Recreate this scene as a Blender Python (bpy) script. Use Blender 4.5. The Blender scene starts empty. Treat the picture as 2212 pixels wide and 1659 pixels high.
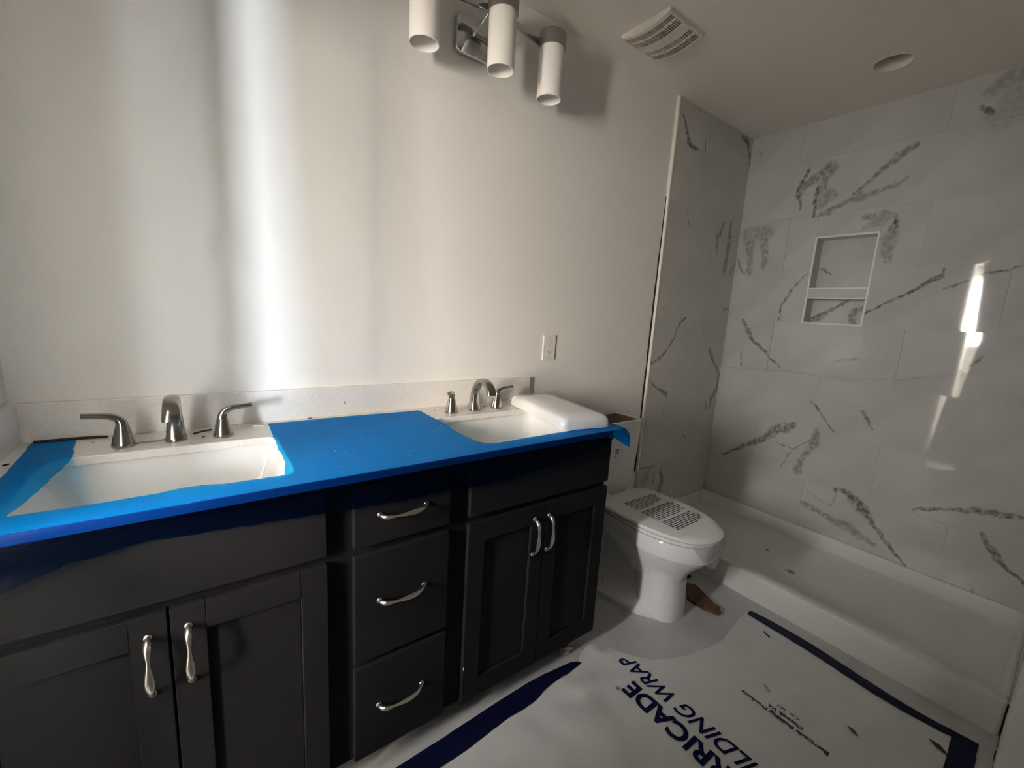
import bpy, bmesh, math, random
from mathutils import Vector, Matrix, noise
from mathutils.geometry import delaunay_2d_cdt

random.seed(7)
SC = bpy.context.scene
COL = SC.collection
PI = math.pi

# ------------------------------------------------------------------ camera, light, exposure
cam_data = bpy.data.cameras.new('camera')
cam = bpy.data.objects.new('camera', cam_data)
COL.objects.link(cam)
cam_data.sensor_width = 36.0
cam_data.sensor_fit = 'HORIZONTAL'
cam_data.lens = 914.165 / 2212 * 36.0
cam_data.clip_start = 0.01
_rt = Vector((0.80890736, -0.58494476, 0.05923261))
_up = Vector((0.05110523, 0.17032035, 0.98406262))
_fw = Vector((0.58571079, 0.7929884, -0.16766712))
_m = Matrix((_rt, _up, -_fw)).transposed().to_4x4()
_m.translation = Vector((0.38393587, -1.4884756, 1.2911427))
cam.matrix_world = _m
SC.camera = cam

SC.view_settings.view_transform = 'Standard'
SC.view_settings.look = 'None'
SC.view_settings.gamma = 1.0
SC.view_settings.use_curve_mapping = False
SC.view_settings.exposure = 1.43
SC.cycles.max_bounces = 10
SC.cycles.diffuse_bounces = 7
SC.cycles.transparent_max_bounces = 12
SC.cycles.caustics_reflective = False
SC.cycles.caustics_refractive = False
SC.cycles.sample_clamp_indirect = 6.0
SC.cycles.use_denoising = True

world = bpy.data.worlds.new('world')
SC.world = world
world.use_nodes = True
world.node_tree.nodes['Background'].inputs[0].default_value = (0.75, 0.85, 1.0, 1)
world.node_tree.nodes['Background'].inputs[1].default_value = 0.3

# daylight through the four panes of the patio window in the room next door (west wall, x = -2.2)
XW = -2.2
def window_light(name, y0, y1, z0, z1, radiance, color):
    l = bpy.data.lights.new(name, 'AREA')
    l.shape = 'RECTANGLE'
    l.size = abs(y1 - y0)
    l.size_y = abs(z1 - z0)
    l.energy = radiance * l.size * l.size_y * PI
    l.color = color
    o = bpy.data.objects.new(name, l)
    COL.objects.link(o)
    o.location = (XW + 0.03, (y0 + y1) / 2, (z0 + z1) / 2)
    o.rotation_euler = (PI / 2, 0, -PI / 2)     # faces +x
    return o
PANES = [(-1.25, -0.15), (-2.35, -1.30), (-3.25, -2.40), (-3.95, -3.30)]
K = 62.0
for i, ((a, b), s, c) in enumerate(zip(PANES, (0.82, 1.04, 0.58, 1.36),
        ((1.0, 0.985, 0.97), (1.0, 0.90, 0.77), (1.0, 0.94, 0.83), (0.88, 0.94, 1.0)))):
    window_light('window_light', a, b, 1.22 if i == 0 else 0.95, 2.08 if i < 3 else 1.80, K * s, c)
# second window of that room, in its south wall
l5 = window_light('window_light', 0.0, 0.95, 0.95, 2.08, K * 0.34, (0.88, 0.94, 1.0))
l5.location = (-1.62, -4.25, 1.515)
l5.rotation_euler = (PI / 2, 0, PI)            # faces +y

# ------------------------------------------------------------------ helpers
def new_mat(name, color, rough=0.5, metal=0.0, spec=0.5, bump=0.0, bscale=200.0, var=0.0, vscale=8.0, coat=0.0):
    m = bpy.data.materials.new(name)
    m.use_nodes = True
    nt = m.node_tree
    b = nt.nodes['Principled BSDF']
    b.inputs['Base Color'].default_value = (*color, 1)
    b.inputs['Roughness'].default_value = rough
    b.inputs['Metallic'].default_value = metal
    b.inputs['Specular IOR Level'].default_value = spec
    b.inputs['Coat Weight'].default_value = coat
    tc = nt.nodes.new('ShaderNodeTexCoord')
    if var > 0:
        n = nt.nodes.new('ShaderNodeTexNoise')
        n.inputs['Scale'].default_value = vscale
        n.inputs['Detail'].default_value = 5
        nt.links.new(tc.outputs['Object'], n.inputs['Vector'])
        r = nt.nodes.new('ShaderNodeValToRGB')
        r.color_ramp.elements[0].position = 0.3
        r.color_ramp.elements[1].position = 0.7
        r.color_ramp.elements[0].color = (*[max(0, c * (1 - var)) for c in color], 1)
        r.color_ramp.elements[1].color = (*[min(1, c * (1 + var * 0.6)) for c in color], 1)
        nt.links.new(n.outputs['Fac'], r.inputs['Fac'])
        nt.links.new(r.outputs['Color'], b.inputs['Base Color'])
    if bump > 0:
        n = nt.nodes.new('ShaderNodeTexNoise')
        n.inputs['Scale'].default_value = bscale
        n.inputs['Detail'].default_value = 3
        nt.links.new(tc.outputs['Object'], n.inputs['Vector'])
        bp = nt.nodes.new('ShaderNodeBump')
        bp.inputs['Strength'].default_value = bump
        bp.inputs['Distance'].default_value = 0.002
        nt.links.new(n.outputs['Fac'], bp.inputs['Height'])
        nt.links.new(bp.outputs['Normal'], b.inputs['Normal'])
    return m

def thing(name, loc, label, cat, group=None):
    o = bpy.data.objects.new(name, None)
    o.empty_display_size = 0.05
    COL.objects.link(o)
    o.location = loc
    o['label'] = label
    o['category'] = cat
    if group:
        o['group'] = group
    return o

def tag(o, label, cat, group=None):
    o['label'] = label
    o['category'] = cat
    if group:
        o['group'] = group
    return o

BASES = {}
def mk(name, bm, mat, parent=None, smooth=False, bevel=0.0, origin=None, local=False, seg=2, kind=None):
    """One mesh object; bm is in world coordinates unless local. The child's origin is its parent's base."""
    me = bpy.data.meshes.new(name)
    org = Vector(origin) if origin is not None else Vector((0, 0, 0))
    if parent is not None:
        base = BASES.get(parent.name) or Vector(parent.location)
        if not local:
            org = base
    if not local and org.length > 0:
        bmesh.ops.translate(bm, verts=bm.verts, vec=-org)
    bmesh.ops.recalc_face_normals(bm, faces=bm.faces)
    bm.to_mesh(me)
    bm.free()
    if smooth:
        for p in me.polygons:
            p.use_smooth = True
    o = bpy.data.objects.new(name, me)
    COL.objects.link(o)
    me.materials.append(mat)
    if parent is not None:
        o.parent = parent
        BASES[o.name] = BASES.get(parent.name) or Vector(parent.location)
    elif not local:
        o.location = org
        BASES[o.name] = org
    if smooth and smooth != 'full':
        md = o.modifiers.new('split', 'EDGE_SPLIT')
        md.split_angle = math.radians(40)
    if bevel > 0:
        md = o.modifiers.new('bevel', 'BEVEL')
        md.width = bevel
        md.segments = seg
        md.limit_method = 'ANGLE'
        md.angle_limit = math.radians(40)
    if kind:
        o['kind'] = kind
    return o

def struct(name, bm, mat, **k):
    return mk(name, bm, mat, kind='structure', **k)

def box(bm, x0, x1, y0, y1, z0, z1):
    x0, x1 = sorted((x0, x1)); y0, y1 = sorted((y0, y1)); z0, z1 = sorted((z0, z1))
    v = [bm.verts.new((x, y, z)) for z in (z0, z1) for (x, y) in ((x0, y0), (x1, y0), (x1, y1), (x0, y1))]
    for f in ((0, 3, 2, 1), (4, 5, 6, 7), (0, 1, 5, 4), (1, 2, 6, 5), (2, 3, 7, 6), (3, 0, 4, 7)):
        bm.faces.new([v[i] for i in f])
    return v

def boxes(*bs):
    bm = bmesh.new()
    for b in bs:
        box(bm, *b)
    return bm

def loft(bm, rings, cap0=True, cap1=True, closed=True):
    vs = [[bm.verts.new(p) for p in r] for r in rings]
    n = len(rings[0])
    for a, b in zip(vs[:-1], vs[1:]):
        for i in range(n if closed else n - 1):
            j = (i + 1) % n
            bm.faces.new((a[i], a[j], b[j], b[i]))
    if cap0:
        bm.faces.new(vs[0][::-1])
    if cap1:
        bm.faces.new(vs[-1])
    return vs

def lathe(bm, prof, c=(0, 0, 0), n=24, axis='z', cap0=True, cap1=True):
    rings = []
    for r, h in prof:
        ring = []
        for i in range(n):
            a = 2 * PI * i / n
            p = (r * math.cos(a), r * math.sin(a), h)
            if axis == 'y':
                p = (p[0], p[2], p[1])
            elif axis == 'x':
                p = (p[2], p[0], p[1])
            ring.append((c[0] + p[0], c[1] + p[1], c[2] + p[2]))
        rings.append(ring)
    loft(bm, rings, cap0, cap1)

def tube(bm, pts, ru, rn, side, n=14, power=2.0):
    """Sweep an ellipse (or superellipse) along pts; ru = radius along `side`, rn = across it."""
    pts = [Vector(p) for p in pts]
    if not hasattr(ru, '__len__'): ru = [ru] * len(pts)
    if not hasattr(rn, '__len__'): rn = [rn] * len(pts)
    rings = []
    s = Vector(side).normalized()
    for i, p in enumerate(pts):
        t = (pts[min(i + 1, len(pts) - 1)] - pts[max(i - 1, 0)]).normalized()
        u = (s - t * s.dot(t)).normalized()
        w = t.cross(u)
        s = u
        ring = []
        for k in range(n):
            a = 2 * PI * k / n
            c, d = math.cos(a), math.sin(a)
            e = 2.0 / power
            c = math.copysign(abs(c) ** e, c); d = math.copysign(abs(d) ** e, d)
            ring.append(p + u * (ru[i] * c) + w * (rn[i] * d))
        rings.append(ring)
    loft(bm, rings)

def spline(pts, n):
    """Catmull-Rom through pts, n steps per span."""
    P = [Vector(p) for p in pts]
    out = []
    for i in range(len(P) - 1):
        a, b, c, d = P[max(i - 1, 0)], P[i], P[i + 1], P[min(i + 2, len(P) - 1)]
        for k in range(n):
            t = k / n
            out.append(0.5 * ((2 * b) + (c - a) * t + (2 * a - 5 * b + 4 * c - d) * t * t + (3 * b - a - 3 * c + d) * t ** 3))
    out.append(P[-1])
    return out

def interp(vals, n):
    """linear values along the same parameter as spline()"""
    out = []
    for a, b in zip(vals[:-1], vals[1:]):
        out += [a + (b - a) * k / n for k in range(n)]
    return out + [vals[-1]]

def rrect(x0, x1, y0, y1, r, z, n=5):
    out = []
    for cx, cy, a0 in ((x1 - r, y1 - r, 0), (x0 + r, y1 - r, PI / 2), (x0 + r, y0 + r, PI), (x1 - r, y0 + r, 1.5 * PI)):
        for k in range(n + 1):
            a = a0 + PI / 2 * k / n
            out.append((cx + r * math.cos(a), cy + r * math.sin(a), z))
    return out

def inside(p, poly):
    c = False
    n = len(poly)
    j = n - 1
    for i in range(n):
        a, b = poly[i], poly[j]
        if (a[1] > p[1]) != (b[1] > p[1]) and p[0] < (b[0] - a[0]) * (p[1] - a[1]) / (b[1] - a[1]) + a[0]:
            c = not c
        j = i
    return c

def resample(poly, step, jitter=0.0):
    out = []
    n = len(poly)
    for i in range(n):
        a, b = Vector(poly[i][:2]), Vector(poly[(i + 1) % n][:2])
        d = (b - a)
        k = max(1, int(round(d.length / step)))
        nrm = Vector((-d.y, d.x)).normalized() if d.length > 0 else Vector((0, 0))
        for q in range(k):
            p = a + d * (q / k)
            if q and jitter:
                p = p + nrm * jitter * noise.noise((p.x * 28, p.y * 28, 3.1)) + nrm * jitter * 0.4 * noise.noise((p.x * 120, p.y * 120, 8.1))
            out.append(p)
    return out

def sheet(outer, holes, step, zfun, jitter=0.0, edge=None):
    """A triangulated sheet inside `outer` minus `holes`, height zfun(x, y)."""
    es = edge or step
    loops = [resample(outer, es, jitter)] + [resample(h, es) for h in holes]
    pts, edges = [], []
    for lp in loops:
        o = len(pts)
        pts += [Vector((p.x, p.y)) for p in lp]
        edges += [(o + i, o + (i + 1) % len(lp)) for i in range(len(lp))]
    xs = [p.x for p in loops[0]]; ys = [p.y for p in loops[0]]
    nb = len(pts)
    y = min(ys) + step * 0.5
    row = 0
    while y < max(ys):
        x = min(xs) + (step * 0.5 if row % 2 else 0.0)
        while x < max(xs):
            q = (x, y)
            if inside(q, loops[0]) and not any(inside(q, h) for h in loops[1:]):
                if min((q[0] - p.x) ** 2 + (q[1] - p.y) ** 2 for p in pts[:nb]) > (step * 0.45) ** 2:
                    pts.append(Vector(q))
            x += step
        y += step * 0.87
        row += 1
    r = delaunay_2d_cdt(pts, edges, [], 0, 1e-6)
    vv, ff = r[0], r[2]
    bm = bmesh.new()
    bv = [bm.verts.new((v.x, v.y, zfun(v.x, v.y))) for v in vv]
    for f in ff:
        c = ((vv[f[0]] + vv[f[1]] + vv[f[2]]) / 3)
        if inside(c, loops[0]) and not any(inside(c, h) for h in loops[1:]):
            bm.faces.new([bv[i] for i in f])
    for v in [v for v in bm.verts if not v.link_faces]:
        bm.verts.remove(v)
    return bm

def slab(outer, holes, z0, z1):
    """Flat plate with holes and thickness (outer, holes = lists of (x, y))."""
    pts, edges, loops = [], [], [outer] + holes
    idx = []
    for lp in loops:
        o = len(pts)
        pts += [Vector(p[:2]) for p in lp]
        idx.append(list(range(o, o + len(lp))))
        edges += [(o + i, o + (i + 1) % len(lp)) for i in range(len(lp))]
    r = delaunay_2d_cdt(pts, edges, [], 0, 1e-7)
    vv, ff = r[0], r[2]
    bm = bmesh.new()
    top = [bm.verts.new((v.x, v.y, z1)) for v in vv]
    bot = [bm.verts.new((v.x, v.y, z0)) for v in vv]
    for f in ff:
        c = sum((vv[i] for i in f), Vector((0, 0))) / len(f)
        if inside(c, outer) and not any(inside(c, h) for h in holes):
            bm.faces.new([top[i] for i in f])
            bm.faces.new([bot[i] for i in f][::-1])
    for e in list(bm.edges):
        if len(e.link_faces) == 1 and e.verts[0].co.z > (z0 + z1) / 2:
            i, j = top.index(e.verts[0]), top.index(e.verts[1])
            bm.faces.new((top[i], top[j], bot[j], bot[i]))
    return bm

def text_mesh(s, offset=0.0, shear=0.0, spacing=1.0):
    """Flat letters as a list of (x, y) vertices and faces, default font."""
    cu = bpy.data.curves.new('letters', 'FONT')
    cu.body = s
    cu.offset = offset
    cu.shear = shear
    cu.space_character = spacing
    cu.resolution_u = 4
    o = bpy.data.objects.new('letters', cu)
    COL.objects.link(o)
    dg = bpy.context.evaluated_depsgraph_get()
    me = bpy.data.meshes.new_from_object(o.evaluated_get(dg))
    v = [(p.co.x, p.co.y) for p in me.vertices]
    f = [tuple(p.vertices) for p in me.polygons]
    bpy.data.objects.remove(o)
    bpy.data.curves.remove(cu)
    bpy.data.meshes.remove(me)
    return v, f

def put_text(bm, s, fun, **k):
    v, f = text_mesh(s, **k)
    xs = [p[0] for p in v]
    bv = [bm.verts.new(fun(p[0], p[1])) for p in v]
    for q in f:
        try:
            bm.faces.new([bv[i] for i in q])
        except ValueError:
            pass
    return min(xs), max(xs)

# ------------------------------------------------------------------ materials
M = {}
M['wall'] = new_mat('wall_paint', (0.83, 0.82, 0.80), 0.62, bump=0.12, bscale=420, var=0.02, vscale=3)
M['ceiling'] = new_mat('ceiling_paint', (0.83, 0.785, 0.72), 0.85, bump=0.15, bscale=300)
M['trim'] = new_mat('white_trim_paint', (0.80, 0.79, 0.76), 0.4)
M['floor'] = new_mat('grey_floor', (0.50, 0.50, 0.50), 0.38, var=0.12, vscale=5, bump=0.03, bscale=150)
M['bedroom'] = new_mat('next_room_paint', (0.62, 0.61, 0.59), 0.9)
M['cabinet'] = new_mat('charcoal_cabinet_paint', (0.0185, 0.0185, 0.0205), 0.68, spec=0.05, bump=0.05, bscale=300)
M['dark'] = new_mat('dark_recess', (0.012, 0.012, 0.012), 0.8)
M['quartz'] = new_mat('white_quartz', (0.80, 0.775, 0.745), 0.22, var=0.06, vscale=140)
M['porcelain'] = new_mat('white_porcelain', (0.80, 0.80, 0.80), 0.10, coat=0.3)
M['acrylic'] = new_mat('white_acrylic', (0.70, 0.685, 0.665), 0.36, var=0.03, vscale=4)
M['nickel'] = new_mat('brushed_nickel', (0.38, 0.355, 0.32), 0.17, 1.0, bump=0.02, bscale=600)
M['satin'] = new_mat('satin_pull_metal', (0.72, 0.68, 0.63), 0.30, 1.0)
M['chrome'] = new_mat('chrome', (0.55, 0.55, 0.55), 0.06, 1.0)
M['cap'] = new_mat('brushed_cap_metal', (0.36, 0.34, 0.32), 0.38, 1.0)
M['shade'] = new_mat('opal_glass', (0.86, 0.83, 0.80), 0.25)
M['plastic'] = new_mat('white_plastic', (0.78, 0.76, 0.72), 0.35)
M['slot'] = new_mat('slot_shadow', (0.05, 0.045, 0.04), 0.7)
M['fan'] = new_mat('fan_plastic', (0.78, 0.73, 0.66), 0.45)
M['lamp_off'] = new_mat('dim_lens', (0.30, 0.28, 0.24), 0.6)
M['grout'] = new_mat('pale_grout', (0.64, 0.625, 0.60), 0.9)
M['edge'] = new_mat('white_tile_edge', (0.84, 0.82, 0.77), 0.3)
M['gap'] = new_mat('dark_red_adhesive', (0.03, 0.010, 0.008), 0.9, var=0.4, vscale=30)
M['navy_tape'] = new_mat('navy_tape', (0.003, 0.005, 0.030), 0.55, spec=0.2, bump=0.2, bscale=90)
M['ink'] = new_mat('navy_ink', (0.004, 0.006, 0.050), 0.7, spec=0.1)
M['ink_black'] = new_mat('black_ink', (0.02, 0.02, 0.03), 0.6)
M['print'] = new_mat('grey_print', (0.06, 0.055, 0.05), 0.6)
M['wood'] = new_mat('smeared_wood', (0.10, 0.045, 0.024), 0.6, var=0.5, vscale=25)
M['rust'] = new_mat('brown_smear', (0.13, 0.055, 0.020), 0.5, var=0.3, vscale=40)
M['rubber'] = new_mat('dark_red_strip', (0.05, 0.014, 0.010), 0.7, var=0.4, vscale=20)
M['chip'] = new_mat('grey_chip', (0.22, 0.20, 0.17), 0.8)
M['brownchip'] = new_mat('brown_chip', (0.16, 0.07, 0.04), 0.8)
M['blackchip'] = new_mat('black_chip', (0.015, 0.015, 0.018), 0.6)
M['leaf'] = new_mat('dead_leaf', (0.07, 0.045, 0.020), 0.8, var=0.4, vscale=60)
M['paper'] = new_mat('crumpled_paper', (0.50, 0.42, 0.38), 0.9, var=0.35, vscale=40)
M['stain'] = new_mat('red_brown_stain', (0.12, 0.045, 0.03), 0.7)
M['tank_in'] = new_mat('tank_inside', (0.24, 0.19, 0.145), 0.6, var=0.15, vscale=12)
M['subfloor'] = new_mat('raw_subfloor', (0.10, 0.085, 0.065), 0.9, var=0.3, vscale=6)
M['dust'] = new_mat('grey_scuff', (0.38, 0.37, 0.37), 0.9)
M['white_speck'] = new_mat('plaster_speck', (0.85, 0.84, 0.82), 0.7)

def wrap_mat():
    m = new_mat('woven_wrap', (0.66, 0.66, 0.66), 0.42, var=0.05, vscale=9)
    nt = m.node_tree
    b = nt.nodes['Principled BSDF']
    tc = nt.nodes.new('ShaderNodeTexCoord')
    w = nt.nodes.new('ShaderNodeTexNoise')
    w.inputs['Scale'].default_value = 26
    w.inputs['Detail'].default_value = 6
    bp = nt.nodes.new('ShaderNodeBump')
    bp.inputs['Strength'].default_value = 0.25
    bp.inputs['Distance'].default_value = 0.004
    nt.links.new(tc.outputs['Object'], w.inputs['Vector'])
    nt.links.new(w.outputs['Fac'], bp.inputs['Height'])
    nt.links.new(bp.outputs['Normal'], b.inputs['Normal'])
    return m
M['wrap'] = wrap_mat()

def film_mat(name, tint, diffuse, mixd, rough=0.28, streak=1.0, f0=0.02, f1=0.25):
    """Thin tinted plastic film: tinted see-through, a little milky scatter, a glossy skin."""
    m = bpy.data.materials.new(name)
    m.use_nodes = True
    nt = m.node_tree
    nt.nodes.clear()
    out = nt.nodes.new('ShaderNodeOutputMaterial')
    tr = nt.nodes.new('ShaderNodeBsdfTransparent'); tr.inputs['Color'].default_value = (*tint, 1)
    df = nt.nodes.new('ShaderNodeBsdfDiffuse'); df.inputs['Color'].default_value = (*diffuse, 1)
    gl = nt.nodes.new('ShaderNodeBsdfGlossy'); gl.inputs['Roughness'].default_value = rough
    gl.inputs['Color'].default_value = (0.8, 0.85, 0.9, 1)
    m1 = nt.nodes.new('ShaderNodeMixShader'); m1.inputs[0].default_value = mixd
    m2 = nt.nodes.new('ShaderNodeMixShader')
    lw = nt.nodes.new('ShaderNodeLayerWeight'); lw.inputs['Blend'].default_value = 0.5
    pw = nt.nodes.new('ShaderNodeMath'); pw.operation = 'POWER'; pw.inputs[1].default_value = 5.0
    fr = nt.nodes.new('ShaderNodeMath'); fr.operation = 'MULTIPLY_ADD'; fr.inputs[1].default_value = f1; fr.inputs[2].default_value = f0
    nt.links.new(lw.outputs['Facing'], pw.inputs[0]); nt.links.new(pw.outputs[0], fr.inputs[0])
    tc = nt.nodes.new('ShaderNodeTexCoord')
    mp = nt.nodes.new('ShaderNodeMapping'); mp.inputs['Scale'].default_value = (2.2, 14, 14)
    n = nt.nodes.new('ShaderNodeTexNoise'); n.inputs['Scale'].default_value = 5; n.inputs['Detail'].default_value = 5
    bp = nt.nodes.new('ShaderNodeBump'); bp.inputs['Strength'].default_value = 0.18 * streak; bp.inputs['Distance'].default_value = 0.006
    L = nt.links.new
    L(tc.outputs['Object'], mp.inputs['Vector']); L(mp.outputs['Vector'], n.inputs['Vector'])
    L(n.outputs['Fac'], bp.inputs['Height'])
    for q in (df, gl, lw):
        L(bp.outputs['Normal'], q.inputs['Normal'])
    L(tr.outputs[0], m1.inputs[1]); L(df.outputs[0], m1.inputs[2])
    L(fr.outputs[0], m2.inputs[0]); L(m1.outputs[0], m2.inputs[1]); L(gl.outputs[0], m2.inputs[2])
    L(m2.outputs[0], out.inputs['Surface'])
    return m
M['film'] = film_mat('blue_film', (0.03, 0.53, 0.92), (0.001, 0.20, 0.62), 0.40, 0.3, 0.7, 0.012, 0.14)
M['film_shaded'] = film_mat('blue_film_shaded', (0.03, 0.17, 0.45), (0.002, 0.02, 0.10), 0.05, 0.35, 1.5, 0.008, 0.08)  # darker copy of the blue film; the skirt's shade is in the tint
M['clear'] = film_mat('clear_film', (0.96, 0.96, 0.96), (0.8, 0.8, 0.8), 0.14, 0.12, 4.0, 0.12, 0.8)

# marble: pale body with soft clouds, veins as noise-bent strokes given per tile in the tile's own coordinates
def marble(name, segs, plane):
    m = bpy.data.materials.new(name)
    m.use_nodes = True
    nt = m.node_tree
    L = nt.links.new
    b = nt.nodes['Principled BSDF']
    b.inputs['Roughness'].default_value = 0.035
    b.inputs['Specular IOR Level'].default_value = 0.5
    tc = nt.nodes.new('ShaderNodeTexCoord')
    n2 = nt.nodes.new('ShaderNodeTexNoise'); n2.inputs['Scale'].default_value = 5; n2.inputs['Detail'].default_value = 4
    L(tc.outputs['Object'], n2.inputs['Vector'])
    rp = nt.nodes.new('ShaderNodeValToRGB')
    rp.color_ramp.elements[0].position = 0.35; rp.color_ramp.elements[1].position = 0.62
    rp.color_ramp.elements[0].color = (0.53, 0.52, 0.50, 1); rp.color_ramp.elements[1].color = (0.59, 0.575, 0.55, 1)
    L(n2.outputs['Fac'], rp.inputs['Fac'])
    if not segs:
        L(rp.outputs['Color'], b.inputs['Base Color'])
        return m
    n1 = nt.nodes.new('ShaderNodeTexNoise'); n1.inputs['Scale'].default_value = 30; n1.inputs['Detail'].default_value = 6
    n1.inputs['Roughness'].default_value = 0.65
    L(tc.outputs['Object'], n1.inputs['Vector'])
    sb = nt.nodes.new('ShaderNodeVectorMath'); sb.operation = 'SUBTRACT'; sb.inputs[1].default_value = (0.5, 0.5, 0.5)
    L(n1.outputs['Color'], sb.inputs[0])
    ml = nt.nodes.new('ShaderNodeVectorMath'); ml.operation = 'MULTIPLY'
    ml.inputs[1].default_value = (0, 0.034, 0.034) if plane == 'x' else (0.034, 0, 0.034)
    L(sb.outputs[0], ml.inputs[0])
    ad = nt.nodes.new('ShaderNodeVectorMath'); ad.operation = 'MULTIPLY_ADD'
    ad.inputs[1].default_value = (0, 1, 1) if plane == 'x' else (1, 0, 1)
    n4 = nt.nodes.new('ShaderNodeTexNoise'); n4.inputs['Scale'].default_value = 11; n4.inputs['Detail'].default_value = 2
    L(tc.outputs['Object'], n4.inputs['Vector'])
    s4 = nt.nodes.new('ShaderNodeVectorMath'); s4.operation = 'SUBTRACT'; s4.inputs[1].default_value = (0.5, 0.5, 0.5)
    L(n4.outputs['Color'], s4.inputs[0])
    m4 = nt.nodes.new('ShaderNodeVectorMath'); m4.operation = 'MULTIPLY_ADD'
    m4.inputs[1].default_value = (0, 0.030, 0.030) if plane == 'x' else (0.030, 0, 0.030)
    L(s4.outputs[0], m4.inputs[0]); L(ml.outputs[0], m4.inputs[2])
    L(tc.outputs['Object'], ad.inputs[0]); L(m4.outputs[0], ad.inputs[2])
    acc = None
    for (a, wa), (c, wc), k in segs:
        a, c = Vector(a), Vector(c)
        ba = c - a
        d2 = max(ba.length_squared, 1e-8)
        s = nt.nodes.new('ShaderNodeVectorMath'); s.operation = 'SUBTRACT'; s.inputs[1].default_value = a
        L(ad.outputs[0], s.inputs[0])
        d = nt.nodes.new('ShaderNodeVectorMath'); d.operation = 'DOT_PRODUCT'; d.inputs[1].default_value = ba / d2
        L(s.outputs[0], d.inputs[0])
        h = nt.nodes.new('ShaderNodeClamp'); L(d.outputs['Value'], h.inputs['Value'])
        sc = nt.nodes.new('ShaderNodeVectorMath'); sc.operation = 'SCALE'; sc.inputs[0].default_value = ba
        L(h.outputs[0], sc.inputs['Scale'])
        ds = nt.nodes.new('ShaderNodeVectorMath'); ds.operation = 'DISTANCE'
        L(s.outputs[0], ds.inputs[0]); L(sc.outputs[0], ds.inputs[1])
        w = nt.nodes.new('ShaderNodeMath'); w.operation = 'MULTIPLY_ADD'
        L(h.outputs[0], w.inputs[0]); w.inputs[1].default_value = wc - wa; w.inputs[2].default_value = wa
        dv = nt.nodes.new('ShaderNodeMath'); dv.operation = 'DIVIDE'
        L(ds.outputs['Value'], dv.inputs[0]); L(w.outputs[0], dv.inputs[1])
        mr = nt.nodes.new('ShaderNodeMapRange'); mr.interpolation_type = 'SMOOTHSTEP'
        mr.inputs['From Min'].default_value = 1.15; mr.inputs['From Max'].default_value = 0.45
        mr.inputs['To Min'].default_value = 0.0; mr.inputs['To Max'].default_value = k
        L(dv.outputs[0], mr.inputs['Value'])
        if acc is None:
            acc = mr
        else:
            mx = nt.nodes.new('ShaderNodeMath'); mx.operation = 'MAXIMUM'
            L(acc.outputs[0], mx.inputs[0]); L(mr.outputs[0], mx.inputs[1])
            acc = mx
    n3 = nt.nodes.new('ShaderNodeTexNoise'); n3.inputs['Scale'].default_value = 45; n3.inputs['Detail'].default_value = 5
    L(tc.outputs['Object'], n3.inputs['Vector'])
    mr = nt.nodes.new('ShaderNodeMapRange'); mr.inputs['From Min'].default_value = 0.36; mr.inputs['From Max'].default_value = 0.6
    mr.inputs['To Min'].default_value = 0.30; mr.inputs['To Max'].default_value = 1.0
    L(n3.outputs['Fac'], mr.inputs['Value'])
    mu = nt.nodes.new('ShaderNodeMath'); mu.operation = 'MULTIPLY'
    L(acc.outputs[0], mu.inputs[0]); L(mr.outputs[0], mu.inputs[1])
    mix = nt.nodes.new('ShaderNodeMix'); mix.data_type = 'RGBA'
    L(mu.outputs[0], mix.inputs['Factor'])
    L(rp.outputs['Color'], mix.inputs[6])
    mix.inputs[7].default_value = (0.085, 0.083, 0.078, 1)
    L(mix.outputs[2], b.inputs['Base Color'])
    return m

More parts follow.
